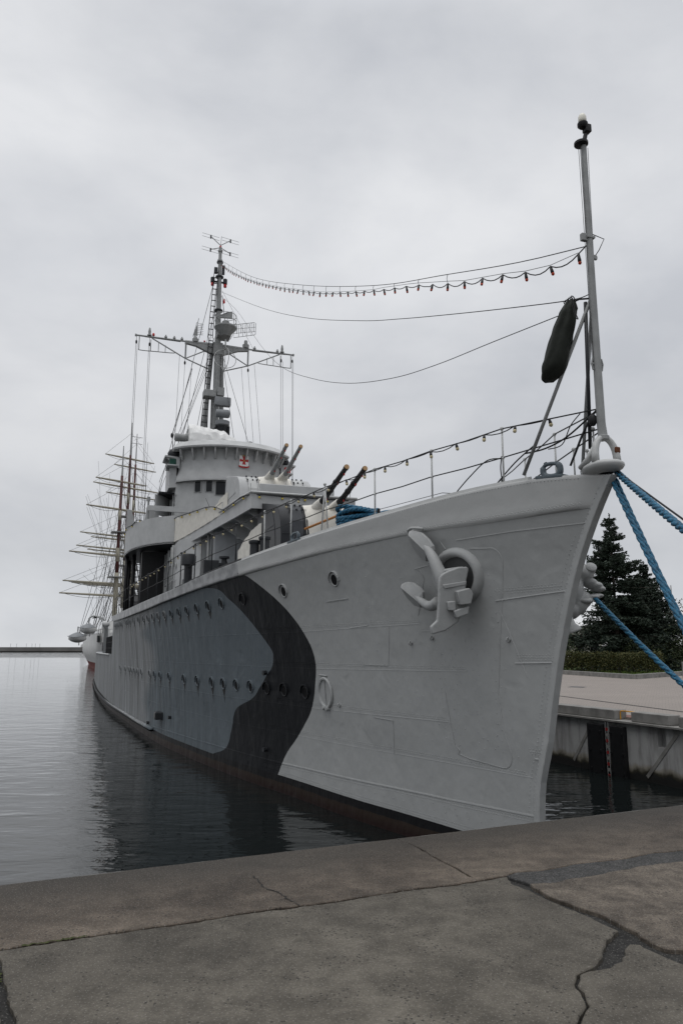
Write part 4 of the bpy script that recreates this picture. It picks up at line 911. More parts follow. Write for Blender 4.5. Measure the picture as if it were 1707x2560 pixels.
# ------------------------------------------------ bow fittings
mb = MB(); k = 28; rows = []
for f_, h_ in ((.35, -.15), (.66, -.12), (.90, -.065), (1.0, -.01), (.98, .035), (.86, .07), (.6, .085), (.02, .09)):
    rows.append([(-2.24+.24*f_*math.cos(2*math.pi*i/k)*(1 if math.cos(2*math.pi*i/k) < 0 else 1.9), .235*f_*math.sin(2*math.pi*i/k), 5.695+h_*.66) for i in range(k)])
mb.grid(rows, closed=True); mb.build('bow_lip', M['strake'], ship, smooth=True)
mb = MB(); P = []
for i in range(15):
    a = math.pi*i/14; P.append((-2.26+.03*math.sin(a), .175*math.cos(a)*(1.0), 5.73+.36*math.sin(a)**.75))
mb.tube(P, [.052-.010*math.sin(math.pi*i/14) for i in range(15)], 10)
mb.tube([(-1.95, .19, 5.72), (-2.12, .18, 5.80), (-2.24, .165, 5.93)], [.035, .045, .04], 8)
mb.build('bull_ring', M['strake'], ship, smooth=True)
mb = MB(); mb.box((-2.27, -.165, 5.92), (.06, .085, .09), bev=.02); mb.build('rust_patch', M['rust'], ship)
def chock(s, l, h, name):
    mb = MB(); e = tdk(s)-.05; d = (Vector((s+.3, tdk(s+.3), ZTOP(s+.3)))-Vector((s-.3, tdk(s-.3), ZTOP(s-.3)))).normalized(); up = Vector((0, 0, 1)); c = Vector((s, e-.02, ZTOP(s)))
    o_ = d.cross(up)
    P = []
    for i in range(25):
        a = 2*math.pi*i/24; u = abs(math.cos(a))**.75*math.copysign(1, math.cos(a)); v = abs(math.sin(a))**.75*math.copysign(1, math.sin(a)); P.append(c+d*u*l*.36+up*(h*.52+v*h*.40))
    mb.tube(P[:-1], [h*.19 if p.z < c.z+h*.8 else h*.12 for p in P[:-1]], 8, closed=True)
    for q in (-1, 1): mb.tube([c+d*q*l*.22+up*h*.9, c+d*q*l*.25+up*h*1.0], .028, 8)
    mb.box(c+up*.02, (l*1.12, .17, .05), M=Matrix((d, -o_, d.cross(-o_))).transposed().to_4x4(), bev=.012)
    return mb.build(name, M['bluegrey'], ship, smooth=True, ang=50)
chock(-1.38, .42, .24, 'closed_chock'); chock(5.55, .42, .22, 'closed_chock'); 
# jackstaff, its stays and fittings
mb = MB(); mb.tube([(-2.22, 0, 6.06), (-2.2, 0, 6.3), (-2.2, 0, 8.1), (-2.22, 0, 10.5)], [.066, .058, .052, .040], 12)
mb.lathe([(.08, 0), (.08, .05), (.066, .06)], (-2.22, 0, 6.06)); js = mb.build('jackstaff', M['mast'], ship, smooth=True, ang=40)
mb = MB(); mb.lathe([(.02, 0), (.10, .01), (.10, .045), (.03, .07)], (-2.22, .04, 10.47)); mb.cyl((-2.22, 0, 10.5), (-2.23, -.04, 10.66), .035, .03); mb.box((-2.23, -.07, 10.76), (.09, .10, .12), bev=.01); mb.lathe([(.05, 0), (.075, .03), (.075, .07), (.06, .08)], (-2.23, 0, 10.76)); mb.build('lamp_base', M['black'], js, smooth=True, ang=40)
mb = MB(); mb.lathe([(.055, 0), (.06, .05), (.058, .1), (.04, .14), (.005, .16)], (-2.23, 0, 10.835), n=14)
M['lens'] = simple('frosted_lens', (.70, .68, .60), .2, var=.03); mb.build('lamp_lens', M['lens'], js, smooth=True)
mb = MB()
for dy in (.075, .05, -.06): mb.tube([(-2.22, dy*1.2, 10.46), (-2.2, dy*.9, 8.2), (-2.2, dy*.8+.02, 7.1)], .0045, 4)
mb.tube([(-2.2, -.05, 9.10), (-2.2, -.26, 9.06), (-2.19, -.17, 8.88), (-2.2, -.04, 8.7)], .007, 5); mb.build('halyard', M['blackcable'], js)
mb = MB(); mb.box((-2.2, .085, 9.02), (.06, .09, .11), bev=.01); mb.box((-2.2, 0, 9.02), (.12, .13, .03)); mb.lathe([(.03, -.02), (.045, 0), (.03, .02)], (-2.2, -.08, 8.74), (1, 0, 0)); mb.build('block', M['mast'], js)
mb = MB()
for sd in (-1, 1): mb.tube([(-2.2, sd*.07, 7.22), (-2.2, sd*.09, 7.14), (-2.2, sd*.07, 7.05)], .013, 6); mb.tube([(-2.2, sd*.05, 7.14), (-2.2, sd*.09, 7.14)], .012, 6)
mb.build('cleat', M['mast'], js)
mb = MB(); mb.tube([(-2.17, .02, 8.09), (-1.05, .50, 5.80)], .026, 8); mb.build('brace', M['mast'], js, smooth=True)
mb = MB(); mb.tube([(-2.1, .05, 8.09), (-1.98, .03, 6.0)], .026, 8); mb.build('brace', M['darkgrey'], js, smooth=True)
mb = MB(); mb.tube([(-2.14, -.02, 8.0), (-1.05, -.50, 5.80)], .026, 8); mb.build('brace', M['mast'], js, smooth=True)
# ------------------------------------------------ railings
ZR = pchip([-2.2, -.46, 2.7, 5.86, 10.64, 12.2, 13.8, 18, 35], [6.50, 6.68, 6.70, 6.64, 6.48, 6.42, 6.33, 6.15, 6.18])
def te(s): return tdk(s)-.12
ST = [-.46, 1.12, 2.70, 5.85, 7.2, 8.9, 10.62, 12.17, 13.7, 15.4, 17.2, 19, 21, 23, 25, 27, 29, 31, 33, 34.8]
for side in (1, -1):
    for s in ST:
        mb = MB(); zb = ZTOP(s)-.02; zt = ZR(s); mb.tube([(s, side*te(s), zb), (s, side*te(s), zt)], .017, 6)
        mb.ball((s, side*te(s), zt), .032, 8, 6); mb.ball((s, side*te(s), lerp(zb, zt, .5)), .026, 8, 6)
        mb.build('stanchion', M['grey'] if s < 8 else M['darkgrey'], ship, smooth=True)
    mb = MB(); s = 4.42; 
    for ds in (-.13, .13): mb.tube([(s+ds, side*te(s+ds), ZTOP(s)), (s, side*te(s), ZR(s)+.03)], .016, 6)
    mb.ball((s, side*te(s), ZR(s)+.06), .035, 8, 6); mb.build('stanchion', M['grey'], ship, smooth=True)
    for s, zt in ((-1.72, 6.05), (-2.0, 6.28)):
        mb = MB(); mb.tube([(s, side*(tdk(s)-.1), ZTOP(s)), (s, side*(tdk(s)-.1), zt)], .013, 6); mb.ball((s, side*(tdk(s)-.1), zt), .028, 8, 6); mb.build('stanchion', M['grey'], ship, smooth=True)
    allst = sorted(ST+[4.42])
    for f in (1.0, .5):
        mb = MB(); P = [(-2.2, side*.03, ZR(-2.2) if f == 1 else 6.22)]
        for i, s in enumerate(allst):
            zb = ZTOP(s); P.append((s, side*te(s), lerp(zb, ZR(s), f)))
            if i < len(allst)-1:
                s2 = (s+allst[i+1])/2; P.append((s2, side*te(s2), lerp(ZTOP(s2), ZR(s2), f)-.02))
        mb.tube(P, .011, 5); mb.build('guard_wire', M['blackcable'], ship)
mb = MB()   # thin aerial wire on small black post to starboard deck
mb.tube([(3.6, .95, 5.75), (3.6, .95, 6.12)], .035, 8); mb.build('deck_post', M['black'], ship)
mb = MB(); mb.tube([(5.6, .6, 6.15), (3.6, .95, 6.1), (1.2, .7, 5.98), (.4, .5, 5.8)], .006, 5); mb.build('guard_wire', M['blackcable'], ship)
# loops of cable hanging at the bow rail
mb = MB()
mb.tube(smoothpath([(-.46, te(-.46), 6.2), (-.1, .55, 6.25), (.25, .68, 6.05), (.6, .78, 5.82)], 6), .010, 5); mb.tube(smoothpath([(-.46, te(-.46)+.02, 6.24), (-.42, .5, 6.05), (-.46, .5, 5.82)], 6), .010, 5)
mb.tube(smoothpath([(-1.1, .30, 6.28), (-.7, .42, 6.08), (-.2, .5, 5.8)], 6), .011, 5)
mb.tube(smoothpath([(-2.18, .05, 6.48), (-1.7, .18, 6.24), (-1.3, .28, 6.16), (-.9, .36, 6.18)], 6), .013, 5); mb.tube(smoothpath([(-2.1, .05, 6.46), (-1.95, .12, 6.2), (-1.85, .16, 6.0), (-1.75, .2, 5.8)], 6), .017, 5)
mb.tube(smoothpath([(-1.9, .1, 6.52), (-1.75, .16, 6.38), (-1.62, .22, 6.14), (-1.4, .3, 6.12)], 6), .008, 5)
mb.ball((-2.12, .07, 6.36), (.06, .06, .09), 8, 6); mb.build('cable_loops', M['blackcable'], ship, smooth=True)
# ------------------------------------------------ gun turrets
def turret(s0, zb, mat, barrelmat, trim):
    tr = empty('gun_turret'); tr.parent = ship; tr.location = (s0, 0, zb)
    prof = [(0, 0), (-.02, .55), (.08, 1.0), (.28, 1.32), (.60, 1.53), (1.0, 1.63), (3.15, 2.08), (3.25, 1.25), (3.2, 0)]
    for sd in (1, -1):
        mb = MB(); mb.prism(prof, .62*sd, 1.40*sd, lambda u, v, w: (u, w, v)); bevel(mb.build('shield', mat, tr), .02)
        # hatch with hinges on the cheek
        mb = MB(); rows = []
        for u, v in [(-.03, .35), (-.045, .58), (.05, 1.0), (.255, 1.345), (.5, 1.515)]: rows.append([(u-.012, sd*.74, v+.008), (u-.012, sd*1.06, v+.008)])
        mb.grid(rows, flip=sd > 0); mb.build('hatch', trim, tr)
        mb = MB()
        for u, v in ((.5, 1.53), (.27, 1.36), (-.05, .62)):
            for y in (.72, .88, 1.08): mb.box((u-.02, sd*y, v), (.06, .05, .06))
        mb.tube([(-.09, sd*1.12, .62), (-.09, sd*1.36, .62)], .012, 5); mb.tube([(-.05, sd*.58, .1), (-.06, sd*.6, .55), (.06, sd*.6, 1.02), (.27, sd*.6, 1.36), (.6, sd*.6, 1.58)], .03, 6); mb.build('hinges', M['darkgrey'], tr)
        mb = MB()   # rivet line / doubling on the side plate
        mb.prism([(.62, .0), (.66, .55), (.78, 1.0), (.98, 1.32), (1.2, 1.52), (1.26, 1.52), (1.04, 1.3), (.84, 1.0), (.72, .55), (.68, 0)], 1.398*sd, 1.412*sd, lambda u, v, w: (u, w, v)); mb.box((2.0, sd*1.405, 1.0), (2.3, .016, .05)); mb.build('joint_strip', mat, tr)
        mb = MB(); rows = []
        for i_ in range(13):
            f = i_/12; wv_ = .012*math.sin(f*19)+.008*math.sin(f*31); rows.append([(lerp(2.45, 3.75, f), sd*(lerp(1.43, 1.92, f)+wv_*(.4+z_)), lerp(-.25, lerp(1.30, .55, f**1.6), z_)) for z_ in (0, .25, .5, .75, 1)])
        mb.grid(rows, flip=sd > 0); mb.build('side_curtain', M['canvas'], tr, smooth=True)
    # middle: roof between the cheeks and canvas blast bag
    mb = MB(); mb.prism([(.62, .0), (.62, 1.45), (1.0, 1.60), (3.15, 2.05), (3.2, 0)], -.62, .62, lambda u, v, w: (u, w, v)); mb.build('roof', mat, tr)
    mb = MB(); rows = []
    for i in range(17):
        y = -.64+1.28*i/16; b_ = max(math.exp(-((y-.255)/.17)**2), math.exp(-((y+.255)/.17)**2)); e_ = 1-abs(y/.64)**6; wr = .03*mnoise.noise((y*6, 2, 1))
        rows.append([(lerp(.0, -.10, e_)+wr, y, .0), (lerp(.0, -.14, e_)+wr, y, .40), (lerp(.02, -.12-.12*b_, e_)-wr, y, .80), (lerp(.10, -.02-.26*b_, e_)+wr, y, 1.12+.05*b_), (lerp(.28, .20-.25*b_, e_), y, 1.38+.09*b_), (lerp(.5, .45, e_), y, 1.55+.05*b_), (.9, y, 1.62)])
    mb.grid(rows); mb.build('blast_bag', M['canvas'], tr, smooth=True)
    ca, sa = math.cos(R(13.5)), math.sin(R(13.5))
    for sd in (1, -1):
        A_ = Vector((.45, .255*sd, 1.37)); D_ = Vector((-ca, 0, sa))
        mb = MB(); mb.tube([A_+D_*.1, A_+D_*.75, A_+D_*.95, A_+D_*1.0, A_+D_*1.6, A_+D_*2.85, A_+D_*2.87, A_+D_*2.96], [.105, .105, .105, .084, .078, .064, .074, .074], 14); b_ = mb.build('gun_barrel', barrelmat, tr, smooth=True, ang=35)
        mb = MB(); mb.tube([A_+D_*.05, A_+D_*.35, A_+D_*.72, A_+D_*.78], [.21, .19, .135, .12], 14); mb.build('barrel_sleeve', M['canvas'], b_, smooth=True)
        mb = MB(); mb.tube([A_+D_*2.95, A_+D_*2.985], [.070, .066], 14); mb.build('muzzle_plug', M['cork'], b_, smooth=True, ang=30)
        mb = MB()
        for q in (1.15, 2.2, 2.75): p = A_+D_*q; mb.box(p+Vector((0, .0, -.105)), (.03, .03, .06))
        mb.build('red_tag', M['red'], b_)
        mb = MB()
        for q in (1.0, 1.5, 2.0): mb.tube([A_+D_*q, A_+D_*(q+.05)], [.1-.006*q, .1-.006*q], 14)
        mb.build('barrel_band', barrelmat, b_, smooth=True, ang=30)
    mb = MB(); mb.lathe([(1.35, -.8), (1.35, .0)], (1.5, 0, 0), n=28); mb.build('barbette', mat, tr, smooth=True, ang=40)
    return tr
M['turret_dark'] = simple('dark_turret_paint', (.014, .0155, .0185), .45, spec=.25, var=.12, scale=3)
turret(10.05, 5.94, M['turret_dark'], M['black'], simple('turret_hatch_grey', (.040, .043, .048), .5))
tb = turret(16.5, 8.25, M['superstructure'], M['mast'], M['grey'])
mb = MB(); mb.tube([(9.1, .95, 6.55), (7.2, .62, 6.62)], .035, 8); o = mb.build('boat_hook', M['wood'], ship)
# ------------------------------------------------ forward deckhouse under the gun platform
def arcfront(s_front, halfw, bulge, s_aft, n=14):
    """plan outline, convex front"""
    Rr = (halfw**2+bulge**2)/(2*bulge); a0 = math.asin(min(1, halfw/Rr)); P = []
    for i in range(n+1):
        a = -a0+2*a0*i/n; P.append((s_front+Rr-Rr*math.cos(a), Rr*math.sin(a)))
    return P+[(s_aft, halfw), (s_aft, -halfw)]
mb = MB(); mb.prism(arcfront(17.3, 2.0, .9, 21.5), 5.0, 7.9); mb.build('deckhouse', M['grey2'], ship, smooth=True, ang=30)  # shade under the gun platform is put into this darker wall colour
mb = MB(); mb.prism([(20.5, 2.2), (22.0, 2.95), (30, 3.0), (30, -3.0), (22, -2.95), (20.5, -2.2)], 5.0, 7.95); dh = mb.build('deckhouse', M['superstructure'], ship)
mb = MB(); mb.prism([(-.3, 0), (-.3, 1.25), (-.22, 1.42), (0, 1.5), (.22, 1.42), (.3, 1.25), (.3, 0)], 0, .05, lambda u, v, w: (19.3+u, 2.0+w, 5.25+v)); bevel(mb.build('door', M['grey'], ship), .015)
for ps, pt, pr_ in ((21.9, 2.75, .05), (19.2, 2.1, .06), (20.2, 2.25, .035), (23.4, 3.06, .05), (24.1, 3.06, .03), (25.2, 3.06, .06), (26.4, 3.06, .035), (27.0, 3.06, .045)):
    mb = MB(); mb.tube([(ps, pt, 5.1), (ps, pt, 7.9)], pr_, 8); mb.build('pipe', M['mast'], ship, smooth=True)
for ps in (22.7, 24.7, 26.0):
    g_ = bpy.data.objects.new('scuttle', ME_G); COL.objects.link(g_); g_.parent = ship; g_.matrix_local = Matrix.Translation((ps, 3.0, 6.9)) @ Matrix.Rotation(R(-90), 4, 'X')
    o_ = bpy.data.objects.new('rim', ME_R); COL.objects.link(o_); o_.parent = g_; o_.material_slots[0].link = 'OBJECT'; o_.material_slots[0].material = M['superstructure']
for ps, pz, ln in ((22.4, 6.3, 2.2), (25.2, 6.35, 1.6)):
    mb = MB(); mb.tube([(ps, 3.07, pz), (ps+ln, 3.07, pz)], .022, 6); mb.build('handrail', M['superstructure'], ship)
for ps, pz, a_ in ((23.9, 7.2, .35), (25.8, 5.9, .5), (24.4, 5.7, .3)):
    mb = MB(); mb.box((ps, 3.06, pz), (a_, .18, a_*1.2), bev=.02); mb.build('fuse_box', M['mast'], ship)
# details on the bridge tower: handrails, cable run, boxes, door
for P_ in ([(27.0, 2.80, 9.0), (27.3, 2.80, 10.0), (27.1, 2.78, 10.5), (26.7, 2.70, 10.95)], [(28.2, 2.80, 9.2), (28.6, 2.80, 9.9), (29.4, 2.80, 10.2)]):
    mb = MB(); mb.tube(smoothpath(P_, 5), .022, 6); mb.build('handrail', M['superstructure'], ship, smooth=True)
for ps, r_ in ((27.5, .035), (28.8, .05), (29.6, .03)):
    mb = MB(); mb.tube([(ps, 2.77, 8.2), (ps, 2.77, 11.3)], r_, 6); mb.build('pipe', M['superstructure'], ship, smooth=True)
for ps, pz, a_ in ((27.9, 9.4, .3), (28.4, 10.7, .35), (27.2, 9.6, .22)):
    mb = MB(); mb.box((ps, 2.78, pz), (a_, .16, a_*1.3), bev=.02); mb.build('fuse_box', M['mast'], ship)
mb = MB(); mb.prism([(-.3, 0), (-.3, 1.25), (-.22, 1.42), (0, 1.5), (.22, 1.42), (.3, 1.25), (.3, 0)], 0, .05, lambda u, v, w: (28.3+u, 2.74+w, 8.35+v)); bevel(mb.build('door', M['grey'], ship), .015)
# rail round the platform edge ahead of the turret
for sd in (1, -1):
    for ps, pt in ((13.0, 1.7), (14.6, 1.88), (16.4, 2.05), (18.2, 2.2)):
        mb = MB(); mb.tube([(ps, sd*pt, 8.2), (ps, sd*pt, 8.62)], .016, 5); mb.build('stanchion', M['grey'], ship)
    mb = MB(); mb.tube([(16.4, sd*2.05, 8.62), (17.4, sd*2.13, 8.6), (18.2, sd*2.2, 8.62), (19, sd*2.3, 9.25)], .010, 5); mb.build('guard_wire', M['blackcable'], ship)

# gun platform (B gun) with brackets
PLT = [(12.6, -1.75), (12.6, 1.75), (14.2, 1.9), (18.6, 2.25), (22, 2.62), (24.6, 2.92), (24.7, 2.4), (27.2, 2.4), (27.2, -2.4), (24.7, -2.4), (24.6, -2.92), (22, -2.62), (18.6, -2.25), (14.2, -1.9)]
mb = MB(); mb.prism([(a+(.3 if a < 13 else 0), b*.94) for a, b in PLT], 7.92, 8.06); mb.build('platform_deck', M['grey2'], ship)  # darker grey stands in for shade on the underside
mb = MB(); n = len(PLT); inner = [(a+(.07 if a < 13 else 0), b*.965) for a, b in PLT]
vs = [(a, b, 7.80 if a > 14.5 else 7.72) for a, b in PLT]+[(a, b, 8.22) for a, b in PLT]+[(a, b, 7.80 if a > 14.5 else 7.72) for a, b in inner]+[(a, b, 8.22) for a, b in inner]
fs_ = []
for i in range(n):
    j = (i+1) % n; fs_ += [(i, j, n+j, n+i), (2*n+j, 2*n+i, 3*n+i, 3*n+j), (n+i, n+j, 3*n+j, 3*n+i), (j, i, 2*n+i, 2*n+j)]
mb.add(vs, fs_); mb.build('platform_coaming', M['superstructure'], ship)
mb = MB(); mb.tube([(12.56, -1.78, 8.24), (12.56, 1.78, 8.24), (14.2, 1.95, 8.26), (16.6, 2.12, 8.27)], .04, 8); mb.tube([(12.56, -1.78, 8.24), (14.2, -1.95, 8.26), (16.6, -2.12, 8.27)], .04, 8); mb.build('coaming_pipe', M['grey'], ship, smooth=True)
for s in (13.4, 15, 16.8, 18.6, 20.5, 22.5, 24.5):
    mb = MB(); w = pchip([12.6, 18.6, 25.5], [1.7, 2.2, 2.9])(s)
    for sd in (1, -1): mb.prism([(0, 7.93), (w, 7.93), (w, 7.80), (w*.55, 7.25), (0, 7.2)], s-.03, s+.03, lambda u, v, q: (q, sd*u, v))
    mb.build('bracket', M['superstructure'], ship)
mb = MB(); mb.box((13.5, 0, 8.5), (.05, 2.6, .5)); bevel(mb.build('blast_screen', M['superstructure'], ship), .02)
# canvas dodgers along the platform edge
DH = pchip([15.9, 16.6, 18, 20, 22, 24.3], [.03, .22, .54, .74, .92, 1.10])
for sd in (1, -1):
    mb = MB(); rows = []
    for i in range(70):
        f = i/69; s = lerp(15.9, 24.3, f); w = pchip([12.6, 18.6, 22, 25.5, 27], [1.75, 2.25, 2.62, 3.0, 3.0])(s)+.035; h = DH(s)+.015*math.sin(i*1.3)
        rows.append([(s, sd*(w+.018*math.sin(i*1.9)*(.3+z_)+.012*math.sin(i*.7)), 8.16+h*z_) for z_ in (0, .3, .6, .85, 1)])
    mb.grid(rows, flip=sd > 0)
    mb.grid([[(24.3, sd*(2.9-q*1.2), 8.16+1.10*z_) for z_ in (0, 1)] for q in (0, .5, 1)])
    mb.build('canvas_dodger', M['canvas'], ship, smooth=True)
# ------------------------------------------------ bridge tower
mb = MB(); mb.prism(arcfront(25.55, 2.72, 1.25, 31.5), 8.0, 11.9); tw = mb.build('bridge_tower', M['superstructure'], ship, smooth=True, ang=30)
def arcp(s_front, halfw, bulge, t):
    Rr = (halfw**2+bulge**2)/(2*bulge); return s_front+Rr-math.sqrt(max(0, Rr*Rr-t*t))
mb = MB(); mb.prism(arcfront(25.62, 2.5, 1.2, 30), 11.55, 13.2); mb.build('wheelhouse_glazing', M['glass'], ship)
def band(rows_def, n=40):
    rows = []
    for s_f, hw, bu, z in rows_def:
        P = arcfront(s_f, hw, bu, 30.5, n)[:n+1]; rows.append([(a, b, z) for a, b in [(30.5, -hw)]+P+[(30.5, hw)]])
    return rows
mb = MB(); mb.grid(band([(25.5, 2.6, 1.25, 11.56), (25.22, 2.74, 1.28, 11.50), (25.2, 2.75, 1.28, 11.62), (25.42, 2.62, 1.26, 12.1), (25.45, 2.6, 1.25, 12.7), (25.44, 2.6, 1.25, 13.1), (25.36, 2.64, 1.25, 13.2)]), flip=True); mb.build('bridge_screen', M['superstructure'], ship, smooth=True, ang=50)
mb = MB(); mb.grid(band([(25.36, 2.62, 1.25, 13.15), (24.90, 2.94, 1.36, 13.12), (24.88, 2.96, 1.36, 13.20), (25.20, 2.74, 1.28, 13.52), (25.3, 2.66, 1.26, 13.53), (25.36, 2.62, 1.25, 13.2)]), flip=True); mb.build('bridge_rim', M['superstructure'], ship, smooth=True, ang=40)
for i in range(11):
    t = -2.45+4.9*i/10; s1 = arcp(25.42, 2.62, 1.26, t); s2 = arcp(24.92, 2.94, 1.36, min(2.92, abs(t)*1.11)); 
    nv = Vector((s2-s1, math.copysign(abs(t)*.09, t), 0)); mb = MB(); w = Vector((-nv.y, nv.x, 0)).normalized()*.035; a = Vector((s1+.05, t, 0))
    for sg in (1,): 
        P = [a+Vector((0, 0, 12.60)), a+nv*.30+Vector((0, 0, 12.62)), a+nv*.8+Vector((0, 0, 12.9)), a+nv*.98+Vector((0, 0, 13.13)), a+Vector((0, 0, 13.15))]
        mb.add([p-w for p in P]+[p+w for p in P], [(4, 3, 2, 1, 0), (5, 6, 7, 8, 9)]+[(k, (k+1) % 5, 5+(k+1) % 5, 5+k) for k in range(5)])
    mb.build('rim_bracket', M['superstructure'], ship)
# windows in the tower below the screen
for t0, t1 in ((1.60, 1.90), (1.06, 1.38), (.43, .93), (-.11, .41), (-.65, -.13), (-1.19, -.67), (-1.73, -1.21)):
    mb = MB(); a = Vector((arcp(25.53, 2.72, 1.25, t0), t0, 0)); b = Vector((arcp(25.53, 2.72, 1.25, t1), t1, 0)); 
    zq = 10.96 if t0 > 1 else 10.80; zt_ = 11.50; mb.add([a+Vector((0, 0, zq)), b+Vector((0, 0, zq)), b+Vector((0, 0, zt_)), a+Vector((0, 0, zt_))], [(0, 1, 2, 3)]); wn = mb.build('window', M['glass'], ship)
    mb = MB(); nn = Vector((-.05, 0, 0)); 
    for p, q in ((zq, zt_),):
        c4 = [a+Vector((0, 0, p)), b+Vector((0, 0, p)), b+Vector((0, 0, q)), a+Vector((0, 0, q))]; mb.tube([x+nn*.3 for x in c4], .028, 4, closed=True)
    mb.build('frame', M['superstructure'], wn)
# arms of the ship: painted badge on the bridge screen
bt = -.42; bs = arcp(25.44, 2.6, 1.25, bt)-.03; bz = 12.55
bd = Vector((arcp(25.44, 2.6, 1.25, bt+.1)-arcp(25.44, 2.6, 1.25, bt-.1), .2, 0)).normalized()
def BF(u, v, w): p = Vector((bs, bt, bz))-bd*u+Vector((0, 0, v)); nn = Vector((-bd.y, bd.x, 0)); nn = nn if nn.x < 0 else -nn; p += nn*w; return (p.x, p.y, p.z)
mb = MB(); mb.prism([(-.24, -.25), (.24, -.25), (.24, .29), (-.24, .29)], .0, .03, BF); badge = mb.build('ship_crest', M['white'], ship)
mb = MB()
for pl_ in ([(-.03, .05), (.03, .05), (.09, .26), (-.09, .26)], [(-.03, .01), (-.03, .07), (-.22, .12), (-.22, -.03)], [(.03, .01), (.03, .07), (.22, .12), (.22, -.03)], [(-.03, .03), (.03, .03), (.09, -.16), (-.09, -.16)]):
    mb.prism(pl_, .031, .042, BF)
for y in (-.02, .02, .06): mb.prism([(-.07, y), (.07, y), (.07, y+.015), (-.07, y+.015)], .043, .05, BF)
mb.build('cross', M['red'], badge)
mb = MB(); mb.prism([(-.27, -.20), (-.27, -.28), (-.12, -.33), (.12, -.33), (.27, -.28), (.27, -.20), (.21, -.24), (.1, -.27), (-.1, -.27), (-.21, -.24)], .03, .055, BF); mb.build('scroll', M['red'], badge)
mb = MB(); mb.prism([(-.08, .26), (.08, .26), (.10, .33), (.05, .30), (0, .35), (-.05, .30), (-.10, .33)], .01, .03, BF); mb.prism([(-.03, .0), (.03, .0), (.035, .05), (-.035, .05)], .05, .06, BF); mb.build('crown', M['gold'], badge)
# tarpaulin over the rangefinder and its arm
mb = MB(); rows = []
for i in range(25):
    t = lerp(-.75, 2.05, i/24); r_ = []
    for j in range(13):
        a = math.pi*j/12; rad = .62*(1-.45*max(0, (.4-t)/1.15)**2) if t < .4 else .62+.18*((t-.4)/1.65)
        top = 15.0-.62*max(0, (.5-t)/1.25)**1.3+(.12*((t-.5)/1.6) if t > .5 else 0)
        z = 13.35+(top-13.35)*math.sin(a)**.6; s = 28.4-math.cos(a)*rad*1.05
        r_.append((s+.09*mnoise.noise((t*2, a*2, 3)), t, z-.22*abs(mnoise.noise((t*1.5+a*.9, a*1.3, 0)))+.12*mnoise.noise((t*4, a*3, 5))))
    rows.append(r_)
mb.grid(rows); mb.add([rows[-1][j] for j in range(13)], [tuple(range(13))]); mb.add([rows[0][j] for j in range(13)], [tuple(range(13))][::-1]); mb.build('tarpaulin', M['whitecanvas'], ship)
mb = MB(); mb.tube([(28.4, 2.0, 14.35), (28.4, 2.15, 14.35), (28.4, 2.2, 14.35), (28.4, 2.68, 14.35), (28.4, 2.75, 14.35)], [.28, .28, .20, .22, .15], 14); mb.box((28.5, 2.05, 14.3), (.5, .1, 1.0)); mb.build('rangefinder_arm', M['mast'], ship, smooth=True, ang=40)
mb = MB(); mb.lathe([(.12, 0), (.12, .12), (.06, .16)], (25.6, -.75, 13.5)); mb.cyl((26, .9, 13.5), (26, .9, 13.62), .04); mb.build('rim_fittings', M['mast'], ship)
